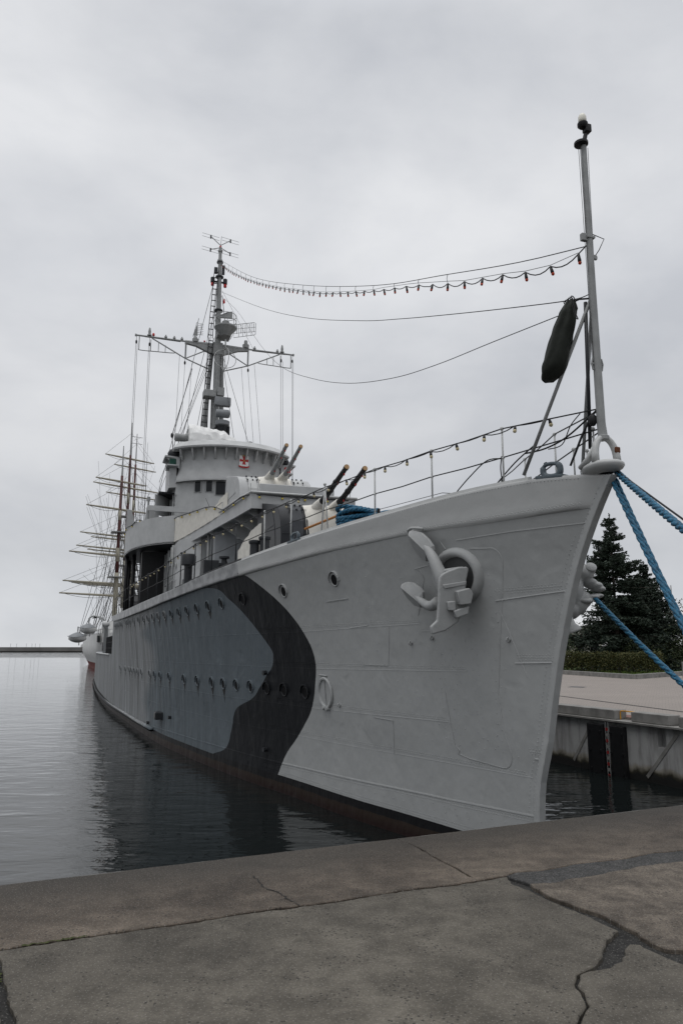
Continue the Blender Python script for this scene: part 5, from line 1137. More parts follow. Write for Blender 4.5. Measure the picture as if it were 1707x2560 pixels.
# shelf with searchlight and green side light, lower wing bulwarks on the starboard side
for sd in (1, -1):
    mb = MB(); mb.prism([(26.6, 2.6), (26.4, 3.35), (27.8, 3.35), (28.4, 2.6)], 12.74, 12.82, lambda u, v, w: (u, sd*v, w)); mb.prism([(2.6, 12.74), (3.3, 12.74), (2.6, 12.2)], 26.55, 26.62, lambda u, v, w: (w, sd*u, v)); mb.build('lamp_shelf', M['superstructure'], ship)
    mb = MB(); mb.lathe([(.1, -.2), (.3, -.05), (.33, .12), (.24, .30), (.02, .38)], (27.1, sd*2.85, 12.98)); mb.build('searchlight', M['darkgrey'], ship, smooth=True)
    mb = MB(); mb.box((26.9, sd*2.95, 12.36), (.9, .55, .06)); mb.box((27.3, sd*2.95, 12.5), (.06, .55, .55)); mb.build('sidelight_box', M['superstructure'], ship)
    mb = MB(); mb.box((26.75, sd*2.95, 12.53), (.5, .34, .36), bev=.05); mb.build('sidelight', M['green'] if sd > 0 else M['red'], ship)
    # curved wing bulwark behind the tower
    mb = MB(); rows = []
    for i in range(13):
        a = R(-100+i*14); rows.append([(28.8+1.5*-math.cos(a)*.8, sd*(2.72+.95*max(0, math.cos(a*.9))*(1-.25*abs(a))), z) for z in (10.0, 10.5, 11.05)])
    mb.grid(rows, flip=sd > 0); mb.build('bridge_wing', M['superstructure'], ship, smooth=True)
    mb = MB(); mb.prism([(27.4, 2.7), (27.2, 3.5), (29.6, 3.55), (30.2, 2.7)], 11.05, 11.13, lambda u, v, w: (u, sd*v, w)); mb.build('wing_roof', M['darkgrey'], ship)
    mb = MB(); mb.prism([(25.9+.9, 2.72), (27.0, 3.05), (29, 3.05), (29.4, 2.72)], 11.3, 12.6, lambda u, v, w: (u, sd*v, w)); mb.build('tower_sponson', M['superstructure'], ship)
    # semicircular sponson platform at gun platform level
    Pq = smoothpath([(24.3, 2.95, 0), (24.75, 3.45, 0), (25.6, 4.05, 0), (27.2, 4.6, 0), (29.2, 4.86, 0), (31.0, 4.86, 0), (32.6, 4.5, 0), (33.4, 3.6, 0)], 5)
    mb = MB(); rows = [[(p.x, sd*p.y, z) for z in (8.12, 8.16, 9.0, 9.42)] for p in Pq]; mb.grid(rows, flip=sd > 0)
    rows = [[(p.x+.04, sd*(p.y-.05), z) for z in (8.12, 9.42)] for p in Pq]; mb.grid(rows, flip=sd < 0); mb.build('sponson_bulwark', M['superstructure'], ship, smooth=True, ang=40)
    mb = MB(); mb.prism([(p.x, p.y) for p in Pq]+[(33.4, 0), (24.3, 0)], 8.13, 8.2, lambda u, v, w: (u, sd*v, w)); mb.build('sponson_floor', M['darkgrey'], ship)
    mb = MB(); mb.box((25.9, sd*3.05, 10.0), (.1, 2.1, .26)); mb.build('wind_screen', M['superstructure'], ship)
    mb = MB(); mb.prism([(0, 0), (.75, 0), (.75, 1.1), (.12, 1.15)], -.03, .03, lambda u, v, w: (28.5+w, sd*(4.1-u), 9.4+v)); mb.build('fin_screen', M['superstructure'], ship)
    mb = MB(); mb.prism([(0, 0), (.5, 0), (.55, 1.2), (.9, 1.25)][::1], -.03, .03, lambda u, v, w: (29.8+w, sd*(5.0-u), 9.35+v)) if False else mb.prism([(-.05, 0), (.45, 0), (.2, 1.2), (-.05, 1.25)], -.03, .03, lambda u, v, w: (29.8+w, sd*(4.85-u), 9.35+v)); mb.build('fin_screen', M['superstructure'], ship)
    mb = MB(); mb.tube([(26.2, sd*4.05, 9.3), (26.2, sd*4.05, 10.5)], [.05, .05], 8); mb.tube([(26.2, sd*4.05, 10.4), (26.2, sd*4.05, 10.6)], .08, 8); mb.build('muzzle_post', M['mast'], ship)
    for s, t in ((30.2, 4.75), (29.6, 4.42), (28.4, 4.1), (32.4, 4.55)):
        mb = MB(); mb.tube([(s, sd*t, 5.0), (s, sd*t, 8.15)], .10, 8); mb.build('pillar', M['black'], ship, smooth=True)
    mb = MB(); mb.box((29.0, sd*3.1, 6.6), (3.2, .5, 3.0)); mb.box((30.5, sd*2.4, 6.6), (2, 1.4, 3.0)); mb.build('locker_dark_fill', M['black'], ship)
    mb = MB(); mb.box((27.6, sd*3.62, 6.6), (.9, 1.1, 2.9)); mb.build('locker_dark_fill', M['black'], ship)  # black box added behind the pillars to darken the space under the sponson
    # mushroom vents, bollards and lockers on the side deck
    for s, t, hh, rr_ in ((13.0, 3.60, .66, .17),):
        mb = MB(); mb.lathe([(rr_*.75, 0), (rr_*.75, hh), (rr_*1.35, hh), (rr_*1.35, hh+.28), (rr_*1.1, hh+.34)], (s, sd*t, ZTOP(s)-.03)); mb.build('mushroom_vent', M['darkgrey'], ship, smooth=True, ang=40)
    for s, t, hh in ((9.5, 2.26, .78), (9.3, 2.03, .86)):
        mb = MB(); mb.lathe([(.19, 0), (.17, .04), (.135, .1), (.13, hh-.1), (.165, hh-.06), (.165, hh), (.1, hh+.02)], (s, sd*t, ZTOP(s)-.02)); mb.build('bollard', M['darkgrey'], ship, smooth=True, ang=40)
    mb = MB(); mb.box((11.5, sd*3.14, 5.62), (.35, .45, .5), bev=.03); mb.build('deck_locker', M['darkgrey'], ship); mb = MB(); mb.box((15.3, sd*3.3, 5.4), (.5, .4, .5), bev=.03); mb.build('deck_locker', M['darkgrey'], ship)
    mb = MB(); mb.lathe([(.27, 0), (.27, .42), (.29, .44), (.29, .52), (.1, .54), (.08, .66), (.16, .68), (.16, .74)], (12.0, sd*2.66, 5.32)); mb.build('hatch_wheel', M['darkgrey'], ship, smooth=True, ang=40)
    mb = MB()
    for q in (3.75, 4.45): mb.tube([(33.6, sd*q, 5.1), (31.9, sd*q, 8.1)], .03, 5)
    for i in range(9): f = (i+.5)/9; mb.box((lerp(33.6, 31.9, f), sd*4.1, lerp(5.1, 8.1, f)), (.18, .7, .03))
    mb.build('ladder', M['black'], ship)
# canvas wrapped screens at the break and aft fittings
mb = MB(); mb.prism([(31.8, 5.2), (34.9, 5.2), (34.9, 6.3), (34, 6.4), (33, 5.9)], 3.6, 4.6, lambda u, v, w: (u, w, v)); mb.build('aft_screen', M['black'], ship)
for i in range(18):
    s = 35.3+i*.42; t = tt(s, 3.05)-.1; mb = MB(); mb.tube([(s, t, 3.05), (s, t, 4.1)], .02, 5); mb.build('stanchion', M['black'], ship)
mb = MB()
for z in (3.4, 3.75, 4.1): mb.tube([(35.3+i*.42, tt(35.3+i*.42, 3.05)-.1, z) for i in range(18)], .015, 5)
mb.build('guard_wire', M['black'], ship)
mb = MB(); mb.box((41, 4.4, 3.6), (2.4, .9, 1.0)); mb.box((39, 4.0, 3.7), (1.5, 1.2, 1.3)); mb.build('torpedo_locker', M['darkgrey'], ship)
mb = MB(); mb.tube([(37.5, 4.75, 3.05), (37.5, 4.75, 4.7), (37.6, 4.7, 5.3), (37.9, 4.5, 5.6)], [.22, .22, .24, .3], 12); mb.tube([(46, 5.3, 3.05), (46, 5.3, 4.8), (44, 5.5, 5.1), (41, 5.35, 4.9)], .16, 10); mb.build('davit', M['superstructure'], ship, smooth=True)
mb = MB(); mb.tube([(36.3+i*2, tt(36.3+i*2, 3.05)+.03, 3.02) for i in range(14)], .05, 6); mb.build('deck_edge_pipe', M['superstructure'], ship)
mb = MB(); mb.prism(arcfront(40, 2.2, .8, 62), 3.05, 6.0); mb.build('aft_deckhouse', M['superstructure'], ship)
mb = MB(); mb.lathe([(1.5, 0), (1.4, 5.0), (1.25, 5.05), (1.2, 4.0)], (42, 0, 6)); mb.build('funnel', M['superstructure'], ship, smooth=True, ang=40)
# ------------------------------------------------ tripod mast
MS = 32.8
mast = empty('mast'); mast.parent = ship; mast.location = (MS, 0, 13)
def mz(*p): return Vector((p[0], p[1], p[2]-13))    # mast-local: x aft of mast, t, absolute z
def mpart(mb, name, mat='mast', **k): return mb.build(name, M[mat], mast, **k)
mb = MB(); mb.tube([mz(0, -.02, 11), mz(0, -.02, 22.2)], [.21, .19], 14); mpart(mb, 'lower_pole', smooth=True, ang=40)
mb = MB(); mb.tube([mz(0, -.02, 22), mz(0, 0, 25.5), mz(0, 0, 28.2)], [.17, .14, .09], 12); mb.lathe([(.16, 0), (.16, .25), (.1, .3)], mz(0, 0, 27.1)); mb.lathe([(.14, 0), (.14, .12)], mz(0, 0, 27.9)); mpart(mb, 'topmast', smooth=True, ang=40)
mb = MB()
for t0, t1, s1 in ((.30, .86, 1.3), (-.30, -.72, 1.3)): mb.tube([mz(.1, t0, 21.2), mz(s1, t1, 11)], [.12, .17], 10)
mpart(mb, 'tripod_legs', smooth=True, ang=40)
mb = MB(); mb.cyl(mz(.3, .45, 11), mz(.3, .42, 18.6), .05); mb.cyl(mz(.2, .2, 11), mz(.2, .2, 18.6), .05); mpart(mb, 'conduits')
# ladder up the starboard side
lad_ = MB()
a0, a1 = mz(-.35, .95, 14), mz(-.25, .55, 22); b0, b1 = mz(-.35, .62, 14), mz(-.25, .28, 22); c0, c1 = mz(-.2, .62, 22), mz(-.15, .34, 26.6); d0, d1 = mz(-.2, .34, 22), mz(-.15, .10, 26.6)
for p, q in ((a0, a1), (b0, b1), (c0, c1), (d0, d1)): lad_.tube([p, q], .024, 5)
for i in range(20): f = (i+.5)/20; lad_.tube([a0.lerp(a1, f), b0.lerp(b1, f)], .032, 5)
for i in range(12): f = (i+.5)/12; lad_.tube([c0.lerp(c1, f), d0.lerp(d1, f)], .03, 5)
mpart(lad_, 'ladder', 'black')
# yard with gussets, lifts and end frames
yd = MB(); yd.tube([mz(-.1, -4.78, 21.62), mz(-.1, 4.83, 21.62)], .055, 8); yd.tube([mz(.12, -2.2, 21.66), mz(-.05, -4.3, 21.62)], .04, 6); yd.tube([mz(.12, 2.2, 21.66), mz(-.05, 4.3, 21.62)], .04, 6)
for q in (-4.78, 4.83): yd.box(mz(-.1, q, 21.62), (.12, .1, .12))
yard = mpart(yd, 'yard', smooth=True, ang=40)
mb = MB()
for sd in (1, -1):
    mb.prism([(.15, 21.72), (1.95, 21.68), (1.95, 21.52), (1.3, 21.42), (.15, 20.95)], -.09, .09, lambda u, v, w: mz(-.02+w*1.3, sd*u, v))
mb.box(mz(0, 0, 21.4), (.42, .62, .75)); mpart(mb, 'crosstree')
mb = MB()
for sd in (1, -1):
    mb.tube([mz(-.1, sd*3.9, 21.55), mz(-.05, sd*1.9, 20.55), mz(0, sd*.35, 20.02)], .038, 6)
    mb.tube([mz(-.1, sd*1.9, 21.5), mz(-.05, sd*1.9, 20.55)], .05, 6); mb.tube([mz(-.05, sd*1.9, 20.55), mz(0, sd*.75, 21.2)], .035, 6)
    mb.tube(smoothpath([mz(-.1, sd*4.62, 21.55), mz(-.1, sd*4.62, 20.85), mz(-.1, sd*4.55, 20.72), mz(-.1, sd*3.6, 20.74), mz(-.1, sd*2.62, 20.78), mz(-.1, sd*2.55, 20.86)], 4), .028, 5)
    for q in (3.1, 3.5, 3.95): mb.tube([mz(-.1, sd*q, 21.2+.3*(q-3.1)), mz(-.1, sd*q, 20.75)], .022, 5)
mpart(mb, 'yard_struts')
mb = MB()
for q, b_ in ((4.78, 21.2), (4.02, 21.15), (1.92, 20.25), (-1.92, 20.25), (-4.0, 21.15), (-4.72, 21.2)):
    mb.tube([mz(-.1, q, 21.6 if abs(q) > 2 else 20.5), mz(-.1, q, b_)], .012, 4); mb.ball(mz(-.1, q, b_), (.05, .06, .13), 8, 6)
mpart(mb, 'halyard_blocks', 'black', smooth=True)
for q in (4.05, -4.05): mb = MB(); mb.lathe([(.13, 0), (.13, .06), (.07, .08), (.085, .25), (.05, .48), (.02, .52)], mz(-.1, q*1.0, 21.68)); mpart(mb, 'yard_lamp', smooth=True, ang=40)
for q in (3.1, 2.6, 2.15, -2.3, -3.75): mb = MB(); mb.lathe([(.05, 0), (.085, .03), (.085, .10), (.04, .14), (.04, .2)], mz(-.1, q, 21.66)); mpart(mb, 'yard_insulator', smooth=True, ang=40)
mb = MB(); mb.lathe([(.06, 0), (.08, .04), (.06, .16), (.01, .19)], mz(-.1, 3.82, 21.7)); mb.lathe([(.05, 0), (.06, .06), (.01, .1)], mz(-.1, .8, 21.74)); mpart(mb, 'red_lamp', 'red', smooth=True)
# radar platform with rail and scanner
mb = MB(); mb.lathe([(.25, -.55), (.62, -.12), (.68, -.05), (.68, .03), (.6, .03)], mz(-.75, -.35, 22.55), n=20); mb.box(mz(-.3, -.3, 22.2), (.9, .8, .3)); mpart(mb, 'radar_platform', smooth=True, ang=40)
mb = MB()
for z in (22.95, 23.3): mb.tube([mz(-.75+.64*math.cos(a), -.35+.64*math.sin(a), z) for a in [R(20+i*20) for i in range(17)]], .018, 5)
for i in range(9): a = R(20+i*40); mb.tube([mz(-.75+.64*math.cos(a), -.35+.64*math.sin(a), 22.55), mz(-.75+.64*math.cos(a), -.35+.64*math.sin(a), 23.3)], .016, 5)
mpart(mb, 'platform_rail')
mb = MB(); mb.lathe([(.22, 0), (.22, .35), (.12, .42)], mz(-.75, -.35, 22.58)); mb.prism([(-.75, 0), (.5, 0.05), (.5, .5), (.1, .42), (-.3, .22), (-.75, .1)], -.05, .05, lambda u, v, w: mz(-.75+w+.1*u*u, -.35-u*.8, 23.15+v)); mpart(mb, 'radar_scanner')
mb = MB(); mb.box(mz(-.8, -.38, 22.75), (.22, .2, .2)); mpart(mb, 'red_box', 'red')
# lattice aerial
mb = MB(); GX = lambda u, v: mz(-.15+.12*u, -1.02-.95*u, 22.35+v+.28*u)
mb.tube([GX(-.05, -.1), GX(1.35, -.05), GX(1.4, .0), GX(1.4, .72), GX(1.3, .78), GX(0, .76), GX(-.05, .7)], .02, 5, closed=True)
for u in (.27, .55, .83, 1.12): mb.tube([GX(u, -.08), GX(u, .76)], .014, 4)
for v in (.18, .46): mb.tube([GX(-.05, v), GX(1.4, v)], .014, 4)
for u in (.13, .41, .69, .97, 1.25):
    for v in (.1, .4): mb.tube([GX(u, v)+Vector((-.08, 0, 0)), GX(u, v+.28)+Vector((-.08, 0, 0))], .02, 4)
mb.tube([GX(-.05, .2), mz(-.1, -.75, 22.1)], .014, 4); mb.tube([GX(-.05, .35), mz(-.1, -.75, 22.3)], .014, 4); mpart(mb, 'lattice_aerial')
mb = MB(); mb.lathe([(.2, 0), (.21, .22), (.12, .26), (.1, .5)], mz(-.05, -1.75, 21.68)); mb.lathe([(.18, 0), (.18, .2), (.12, .24), (.1, .34)], mz(-.05, 1.35, 21.68)); mpart(mb, 'aerial_base', smooth=True, ang=40)
mb = MB(); p0, p1 = mz(-.05, 1.42, 22.0), mz(-.05, 1.18, 23.25); mb.tube([p0, p1], .02, 5); mb.tube([mz(-.05, 1.5, 22.0), mz(-.05, 1.3, 22.95), mz(-.05, 1.2, 22.97)], .014, 5); mb.tube([mz(-.05, 1.02, 22.15), mz(-.05, 1.02, 22.95)], .014, 4)
for i in range(7): z = 22.2+i*.115; mb.tube([mz(-.05, 1.22, z), mz(-.05, .88, z)], .013, 4)
mb.prism([(1.22, 22.1), (1.50, 22.1), (1.24, 22.95)], -.03, .03, lambda u, v, w: mz(-.05+w, u, v)); mpart(mb, 'yagi_aerial')
# direction-finding loop
mb = MB(); mb.tube([mz(-.75+.62*math.sin(2*math.pi*i/30)*.35, -.38+.66*math.cos(2*math.pi*i/30), 20.55+.66*math.sin(2*math.pi*i/30)) for i in range(30)], .022, 5, closed=True)
mb.tube([mz(-.75+.62*math.cos(2*math.pi*i/30), -.38+.12*math.cos(2*math.pi*i/30), 20.55+.66*math.sin(2*math.pi*i/30)) for i in range(30)], .022, 5, closed=True)
mb.tube([mz(-.75, -.38, 21.15), mz(-.75, -.38, 21.8)], .05, 6); mb.tube([mz(-.75, -.38, 19.85), mz(-.75, -.38, 21.2)], .02, 5); mpart(mb, 'loop_aerial', 'grey', smooth=True)
# mid-mast boxes, fire control set, brackets
mb = MB(); mb.box(mz(-.3, .42, 18.35), (.7, .75, .42), bev=.04); mpart(mb, 'mast_box'); mb = MB(); mb.box(mz(-.45, -.2, 18.5), (.5, .42, .5)); mpart(mb, 'mast_box')
mb = MB(); mb.box(mz(-.95, -.28, 17.75), (.4, .95, .55), bev=.08); mb.tube([mz(-1.05, .12, 17.0), mz(-1.05, .05, 17.0), mz(-1.05, -.62, 17.0), mz(-1.05, -.7, 17.0)], [.2, .25, .25, .2], 14); mb.lathe([(.30, -.3), (.42, -.25), (.44, -.02), (.40, 0), (.3, .02)], mz(-.95, -.3, 16.55)); mpart(mb, 'fire_control_set', 'grey2', smooth=True, ang=40)
mb = MB(); mb.tube([mz(-.95, -.3, 16.3), mz(-.6, -.25, 14.5), mz(-.5, -.25, 13)], [.3, .22, .22], 10); mb.tube([mz(-.95, -.05, 16.4), mz(-.1, .9, 14.3)], .07, 6); mb.tube([mz(-.85, -.65, 16.3), mz(-.3, -.75, 13)], .12, 8); mpart(mb, 'set_pedestal', 'darkgrey')
mb = MB()
for z, r_ in ((23.9, .27), (26.15, .25), (27.15, .2)): mb = MB(); mb.lathe([(r_, 0), (r_, .08), (r_*.7, .1)], mz(0, 0, z)); mpart(mb, 'mast_band', 'darkgrey')
mb = MB(); mb.box(mz(0, .24, 26.6), (.14, .2, .4)); mpart(mb, 'mast_box', 'darkgrey'); mb = MB(); mb.box(mz(0, -.22, 26.7), (.14, .16, .6)); mpart(mb, 'mast_box', 'darkgrey')
mb = MB()
for q in (.42, -.36): mb.lathe([(.08, 0), (.1, .05), (.1, .18), (.07, .22)], mz(0, q, 25.55))
mb.lathe([(.07, 0), (.08, .06), (.04, .12)], mz(0, 0, 28.2)); mb.prism([(0, 0), (.16, .12), (.12, .4), (.05, .36)], -.01, .01, lambda u, v, w: mz(w, -.24-u, 24.4+v)); mpart(mb, 'red_lamp', 'red', smooth=True, ang=40)
mb = MB()
for q in (.42, -.36): mb.lathe([(.13, 0), (.13, .3), (.09, .34)], mz(0, q, 25.78)); 
mb.box(mz(0, 0, 25.85), (.12, .7, .08)); mpart(mb, 'masthead_lamps', 'darkgrey', smooth=True, ang=40)
# masthead dipole array
mb = MB(); c = mz(0, 0, 28.25)
for sd, z in ((1, .62), (-1, .55), (1, -.28), (-1, -.35)):
    e = c+Vector((0, sd*.62, z)); mb.tube([c+Vector((0, 0, .1 if z > 0 else -.05)), e], .022, 5); mb.tube([e+Vector((0, 0, -.15)), e+Vector((0, 0, .08))], .045, 6)
    for dz in (-.13, .07): mb.tube([e+Vector((.12, -.55, dz)), e+Vector((-.12, .55, dz))], .011, 4)
mb.tube([c, c+Vector((0, -.05, .75))], .012, 4); mpart(mb, 'dipole_array', 'darkgrey')
# halyards and stays
mb = MB()
def wire(a, b, r=.013, sg=0.0): mb.tube(sag(mz(*a), mz(*b), sg, 6) if sg else [mz(*a), mz(*b)], r, 4, caps=False)
for q, zb in ((4.80, 9.6), (4.72, 9.6), (4.06, 9.8), (3.98, 9.8), (-3.98, 13), (-4.10, 13), (-4.72, 7), (-4.78, 7)): wire((-.1, q, 21.1), (-.6, q*1.0, zb), .010)
for q, z0, q1, s1 in ((1.92, 20.2, 2.2, -2), (2.25, 20.7, 2.6, -3), (1.5, 20.3, 2.0, -3), (-1.92, 20.2, -1.9, -3), (-1.5, 20.4, -1.5, -3), (-2.3, 20.7, -2.3, -3)): wire((-.1, q, z0), (s1, q1, 13.4), .009)
for q, z0, q1, s1, z1 in ((.3, 26.0, 3.4, 1.5, 10.5), (.2, 24, 3.0, 0, 10.0), (.35, 21.3, 3.2, -1.5, 12.5), (.4, 20.6, 3.6, 2.5, 10.4), (.5, 20.6, 2.9, -3, 12.8), (-.3, 21.2, -1.15, -5.5, 13.55), (-.3, 21, -.9, -3, 13.5), (.3, 21.3, 1.4, 1, 13.5), (.2, 25.4, .9, 1, 14)): wire((0, q, z0), (s1, q1, z1), .014)
wire((0, -.2, 25.3), (-.1, -2.2, 21.7), .008); wire((0, -.2, 25), (-.5, -.35, 23), .02)
mb.tube([mz(-5.6, 2.9, 13.3), mz(-5.2, 2.95, 14.2), mz(-1.2, 1.6, 19.5)], .02, 4); mb.ball(mz(-5.2, 2.95, 14.2), (.08, .08, .14), 6, 5)
mpart(mb, 'rigging_wires', 'blackcable')
mb = MB(); mb.tube([(30.8, 3.95, 9.4), (30.8, 3.95, 14.6)], [.03, .006], 5); mb.ball((30.8, 3.95, 9.55), (.06, .06, .12), 6, 5); mb.build('whip_aerial', M['black'], ship)
# ------------------------------------------------ strings of lights and aerial wires (things of their own)
def bulbs_string(name, label, path, cabler, spots, glass, sock=.11, br=.034, group='strings of festoon lights', droop=.05, support=None):
    """path/spots in ship coordinates"""
    t = empty(name, SHIP_LOC, SHIP_RZ); tag(t, label, 'light string', group)
    mb = MB(); mb.tube(path, cabler, 5)
    if support:
        for s_ in support: mb.tube(*s_)
    mb.build('cable', M['blackcable'], t)
    sm = MB(); sm.tube([(0, 0, 0), (0, 0, -sock*.75), (0, 0, -sock)], [.018, .026, .026], 8); SME = meshonly(sm, 'socket', M['black'])
    gm_ = MB(); gm_.ball((0, 0, -sock-br*.75), (br, br, br*1.1), 8, 7); GME = meshonly(gm_, 'bulb', glass)
    rb = random.Random(len(spots))
    for p in spots:
        b = bpy.data.objects.new('bulb', GME); COL.objects.link(b); b.parent = t; b.location = p; b.rotation_euler = (rb.uniform(-.25, .25), rb.uniform(-.25, .25), 0)
        k = bpy.data.objects.new('socket', SME); COL.objects.link(k); k.parent = b
    return t
zl = pchip([-2.1,-1.23,.22,1.73,3.88,5.42,8.58,10.98,13.4,16.76,21.15,26.46,31.1,32.75],[8.88,9.09,9.69,10.31,11.31,11.98,13.43,14.59,15.85,17.62,20.04,23.14,26.05,27.2])
sp_ = [-1.95]
while sp_[-1] < 32.0: sp_.append(sp_[-1]+.68)
path = []
for i in range(len(sp_)-1):
    for j in range(5):
        f = j/5; s = lerp(sp_[i], sp_[i+1], f); path.append((s, .0, zl(s)-.32*f*(1-f)*(.6 if s > 3 else 1.0)))
path = [(-2.18, 0, 8.95)]+path+[(32.75, 0, 27.2)]
zu = pchip([-2.15, -.66, 2.47, 4.87, 8.6, 13.4, 21.2, 32.8], [8.93, 9.50, 10.83, 11.85, 13.62, 16.05, 20.25, 27.35])
up_ = [(s, .0, zu(s)) for s in [-2.15+i*35/60 for i in range(61)]]
sup = [(up_, .008, 4), ([(s, 0, zl(s)+.02+(.03 if 2 < s < 6 else 0)) for s in sp_], .005, 4)]+[([(s, 0, zl(s)), (s, .02, (zl(s)+zu(s))/2), (s, 0, zu(s))], .006, 4) for s in sp_[6::2]]
bulbs_string('light_string', 'string of orange bulbs strung from the jackstaff up to the mast top', path, .010, [(s, 0, zl(s)) for s in sp_], M['amber'], .115, .026, support=sup)
# cream bulbs along the guard rail
sp2 = []; s = -1.35
while s < 24: sp2.append(s); s += .62 if s < 12 else .9
path = []
zrail = lambda s: ZR(s)-.015
for i in range(len(sp2)-1):
    for j in range(4):
        f = j/4; s = lerp(sp2[i], sp2[i+1], f); path.append((s, te(s)+.012, zrail(s)-.22*f*(1-f)*(1 if i % 2 else .35)))
path.append((sp2[-1], te(sp2[-1]), zrail(sp2[-1])))
bulbs_string('light_string', 'string of cream bulbs wound along the top wire of the bow guard rail', path, .009, [(s, te(s)+.012, zrail(s)-.01) for s in sp2], M['creambulb'], .06, .030)
# yellow bulbs along the gun platform and sponson edge
wpl = pchip([12.6, 18.6, 22, 25.5], [1.82, 2.3, 2.68, 3.06]); pts = [(12.55, -1.5+i*.75, 8.16) for i in range(5)]+[(s, wpl(s)+.03, 8.22 if s < 16 else 8.19+DH(min(s, 24.3))) for s in (13.2, 14.4, 15.8, 17.2, 18.6, 20, 21.4, 22.8, 24.2)]+[(25.9, 3.4, 9.0), (26.5, 4.4, 9.5), (27.6, 4.7, 9.4), (29, 4.92, 9.44), (30.6, 4.92, 9.44)]
M['yellowbulb'] = simple('yellow_bulb', (.55, .42, .06), .3, var=.05)
bulbs_string('light_string', 'string of yellow bulbs looped along the edge of the upper gun platform', smoothpath(pts, 4), .018, [(a, b, c-.01) for a, b, c in pts[1:]], M['yellowbulb'], .05, .035)
def aerial(label, pts, r=.008):
    t = MB(); t.tube(smoothpath([SW(*p) for p in pts], 6), r, 4); o = t.build('aerial_wire', M['blackcable']); tag(o, label, 'wire', 'aerial wires to the jackstaff')
aerial('thin black wire from the bag to the upper mast, middle of three long wires', [(-2.16, 0, 8.2), (-1.75, 0, 8.3), (-.47, 0, 8.79), (1.77, 0, 9.68), (4.52, 0, 10.8), (7.31, 0, 11.99), (12.79, 0, 14.53), (20.06, 0, 18.26), (32.5, 0, 25.1)])
aerial('thin black wire with the deepest sag, lowest of the three long wires to the mast', [(-1.44, 0, 8.20), (.52, 0, 8.58), (2.77, 0, 9.01), (5.08, 0, 9.56), (8.21, 0, 10.54), (11.66, 0, 11.91), (15.82, 0, 13.85), (19.88, 0, 16.38), (26.14, 0, 20.88), (32.11, 0, 24.6)])
# dark canvas bag
bag = empty('canvas_bag', SW(-1.80, .25, 7.60), SHIP_RZ); tag(bag, 'dark olive drawstring canvas bag hanging slantwise beside the jackstaff brace', 'bag')
mb = MB(); rows = []; a = Vector((-.20, -.02, .50)); b = Vector((.12, .12, -.52))
for i in range(31):
    f = i/30; c = a.lerp(b, f); w = pchip([0, .06, .2, .5, .8, .92, .98, 1], [.065, .09, .135, .175, .19, .175, .12, .02])(f); dpt = w*.95; r_ = []
    for j in range(36):
        q = 2*math.pi*j/36; k = 1+.10*mnoise.noise((math.cos(q)*1.5, math.sin(q)*1.5, f*2.2))+(.12*math.sin(q*5) if f < .15 else .03*math.sin(q*4+f*3))
        k += .10*math.sin(q*7+3*mnoise.noise((f*3, 1, 2)))*(1-f)+.10*mnoise.noise((math.cos(q)*3, math.sin(q)*3, f*6)); r_.append(c+Vector((math.cos(q)*w*k, math.sin(q)*dpt*k, -math.cos(q)*w*k*.42)))
    rows.append(r_)
mb.grid(rows, closed=True); mb.add(rows[-1], [tuple(range(36))]); mb.add(rows[0], [tuple(range(36))[::-1]]); mb.build('bag_body', M['olive'], bag, smooth=True)
mb = MB()
for i in range(6): u = -.30+i*.035; mb.tube([(u+.02*math.cos(q), .025*math.sin(q), .52+.03*math.sin(q)) for q in [k*.785 for k in range(8)]], .008, 5, closed=True)
mb.tube([(-.38, -.25, .52), (-.3, -.1, .52), (-.1, 0, .50)], .014, 5); mb.tube(smoothpath([(-.32, .02, .5), (-.36, .03, .3), (-.42, .03, .15), (-.37, .04, .22), (-.33, .04, .4)], 4), .007, 5); mb.build('drawstring', M['blackcable'], bag)
# ------------------------------------------------ ropes
def rope_geo(mb, path, r, pitch=.40, strands=3, n=6, ph0=0.0):
    # resample
    P = [Vector(p) for p in path]; seg = [(P[i+1]-P[i]).length for i in range(len(P)-1)]; tot = sum(seg); k = max(8, int(tot/(pitch/7)))
    S = []; i = 0; acc = 0
    for q in range(k+1):
        d = tot*q/k
        while i < len(seg)-1 and acc+seg[i] < d: acc += seg[i]; i += 1
        S.append((P[i].lerp(P[i+1], (d-acc)/max(1e-6, seg[i])), d))
    for st in range(strands):
        pts = []
        up = Vector((0, 0, 1))
        for q, (p, d) in enumerate(S):
            t = (S[min(q+1, k)][0]-S[max(q-1, 0)][0]).normalized(); a = t.cross(up); a = a.normalized() if a.length > 1e-3 else t.orthogonal().normalized(); b = a.cross(t); an_ = 2*math.pi*(d/pitch+st/strands)+ph0
            pts.append(p+(a*math.cos(an_)+b*math.sin(an_))*r*.5)
        mb.tube(pts, r*.56, n)
RG = 'blue mooring ropes from the bow'
def mooring(label, a, b, sg, r, double=0.0):
    t = MB(); a = Vector(a); b = Vector(b)
    if double:
        P1 = sag(a+Vector((-double, 0, 0)), b+Vector((-double*.25, 0, 0)), sg); P2 = sag(a+Vector((double, .05, -.03)), b+Vector((double*.25, .04, 0)), sg*.97); rope_geo(t, P1, r); rope_geo(t, P2, r, ph0=1.3)
    else: rope_geo(t, sag(a, b, sg, 40), r)
    o = t.build('mooring_rope', M['rope'], smooth=True); tag(o, label, 'rope', RG); return o
BOW = SW(-2.28, -.12, 5.62)
mooring('thick blue mooring rope running right from the bow tip, topmost of the blue ropes', BOW+Vector((.02, 0, -.02)), (2.6, .9, 1.75), .12, .045)
mooring('doubled blue mooring rope dropping steeply from the bow tip in front of the spruces', BOW+Vector((-.03, .02, -.05)), (3.80, 6.5, 1.62), .10, .034, .04)
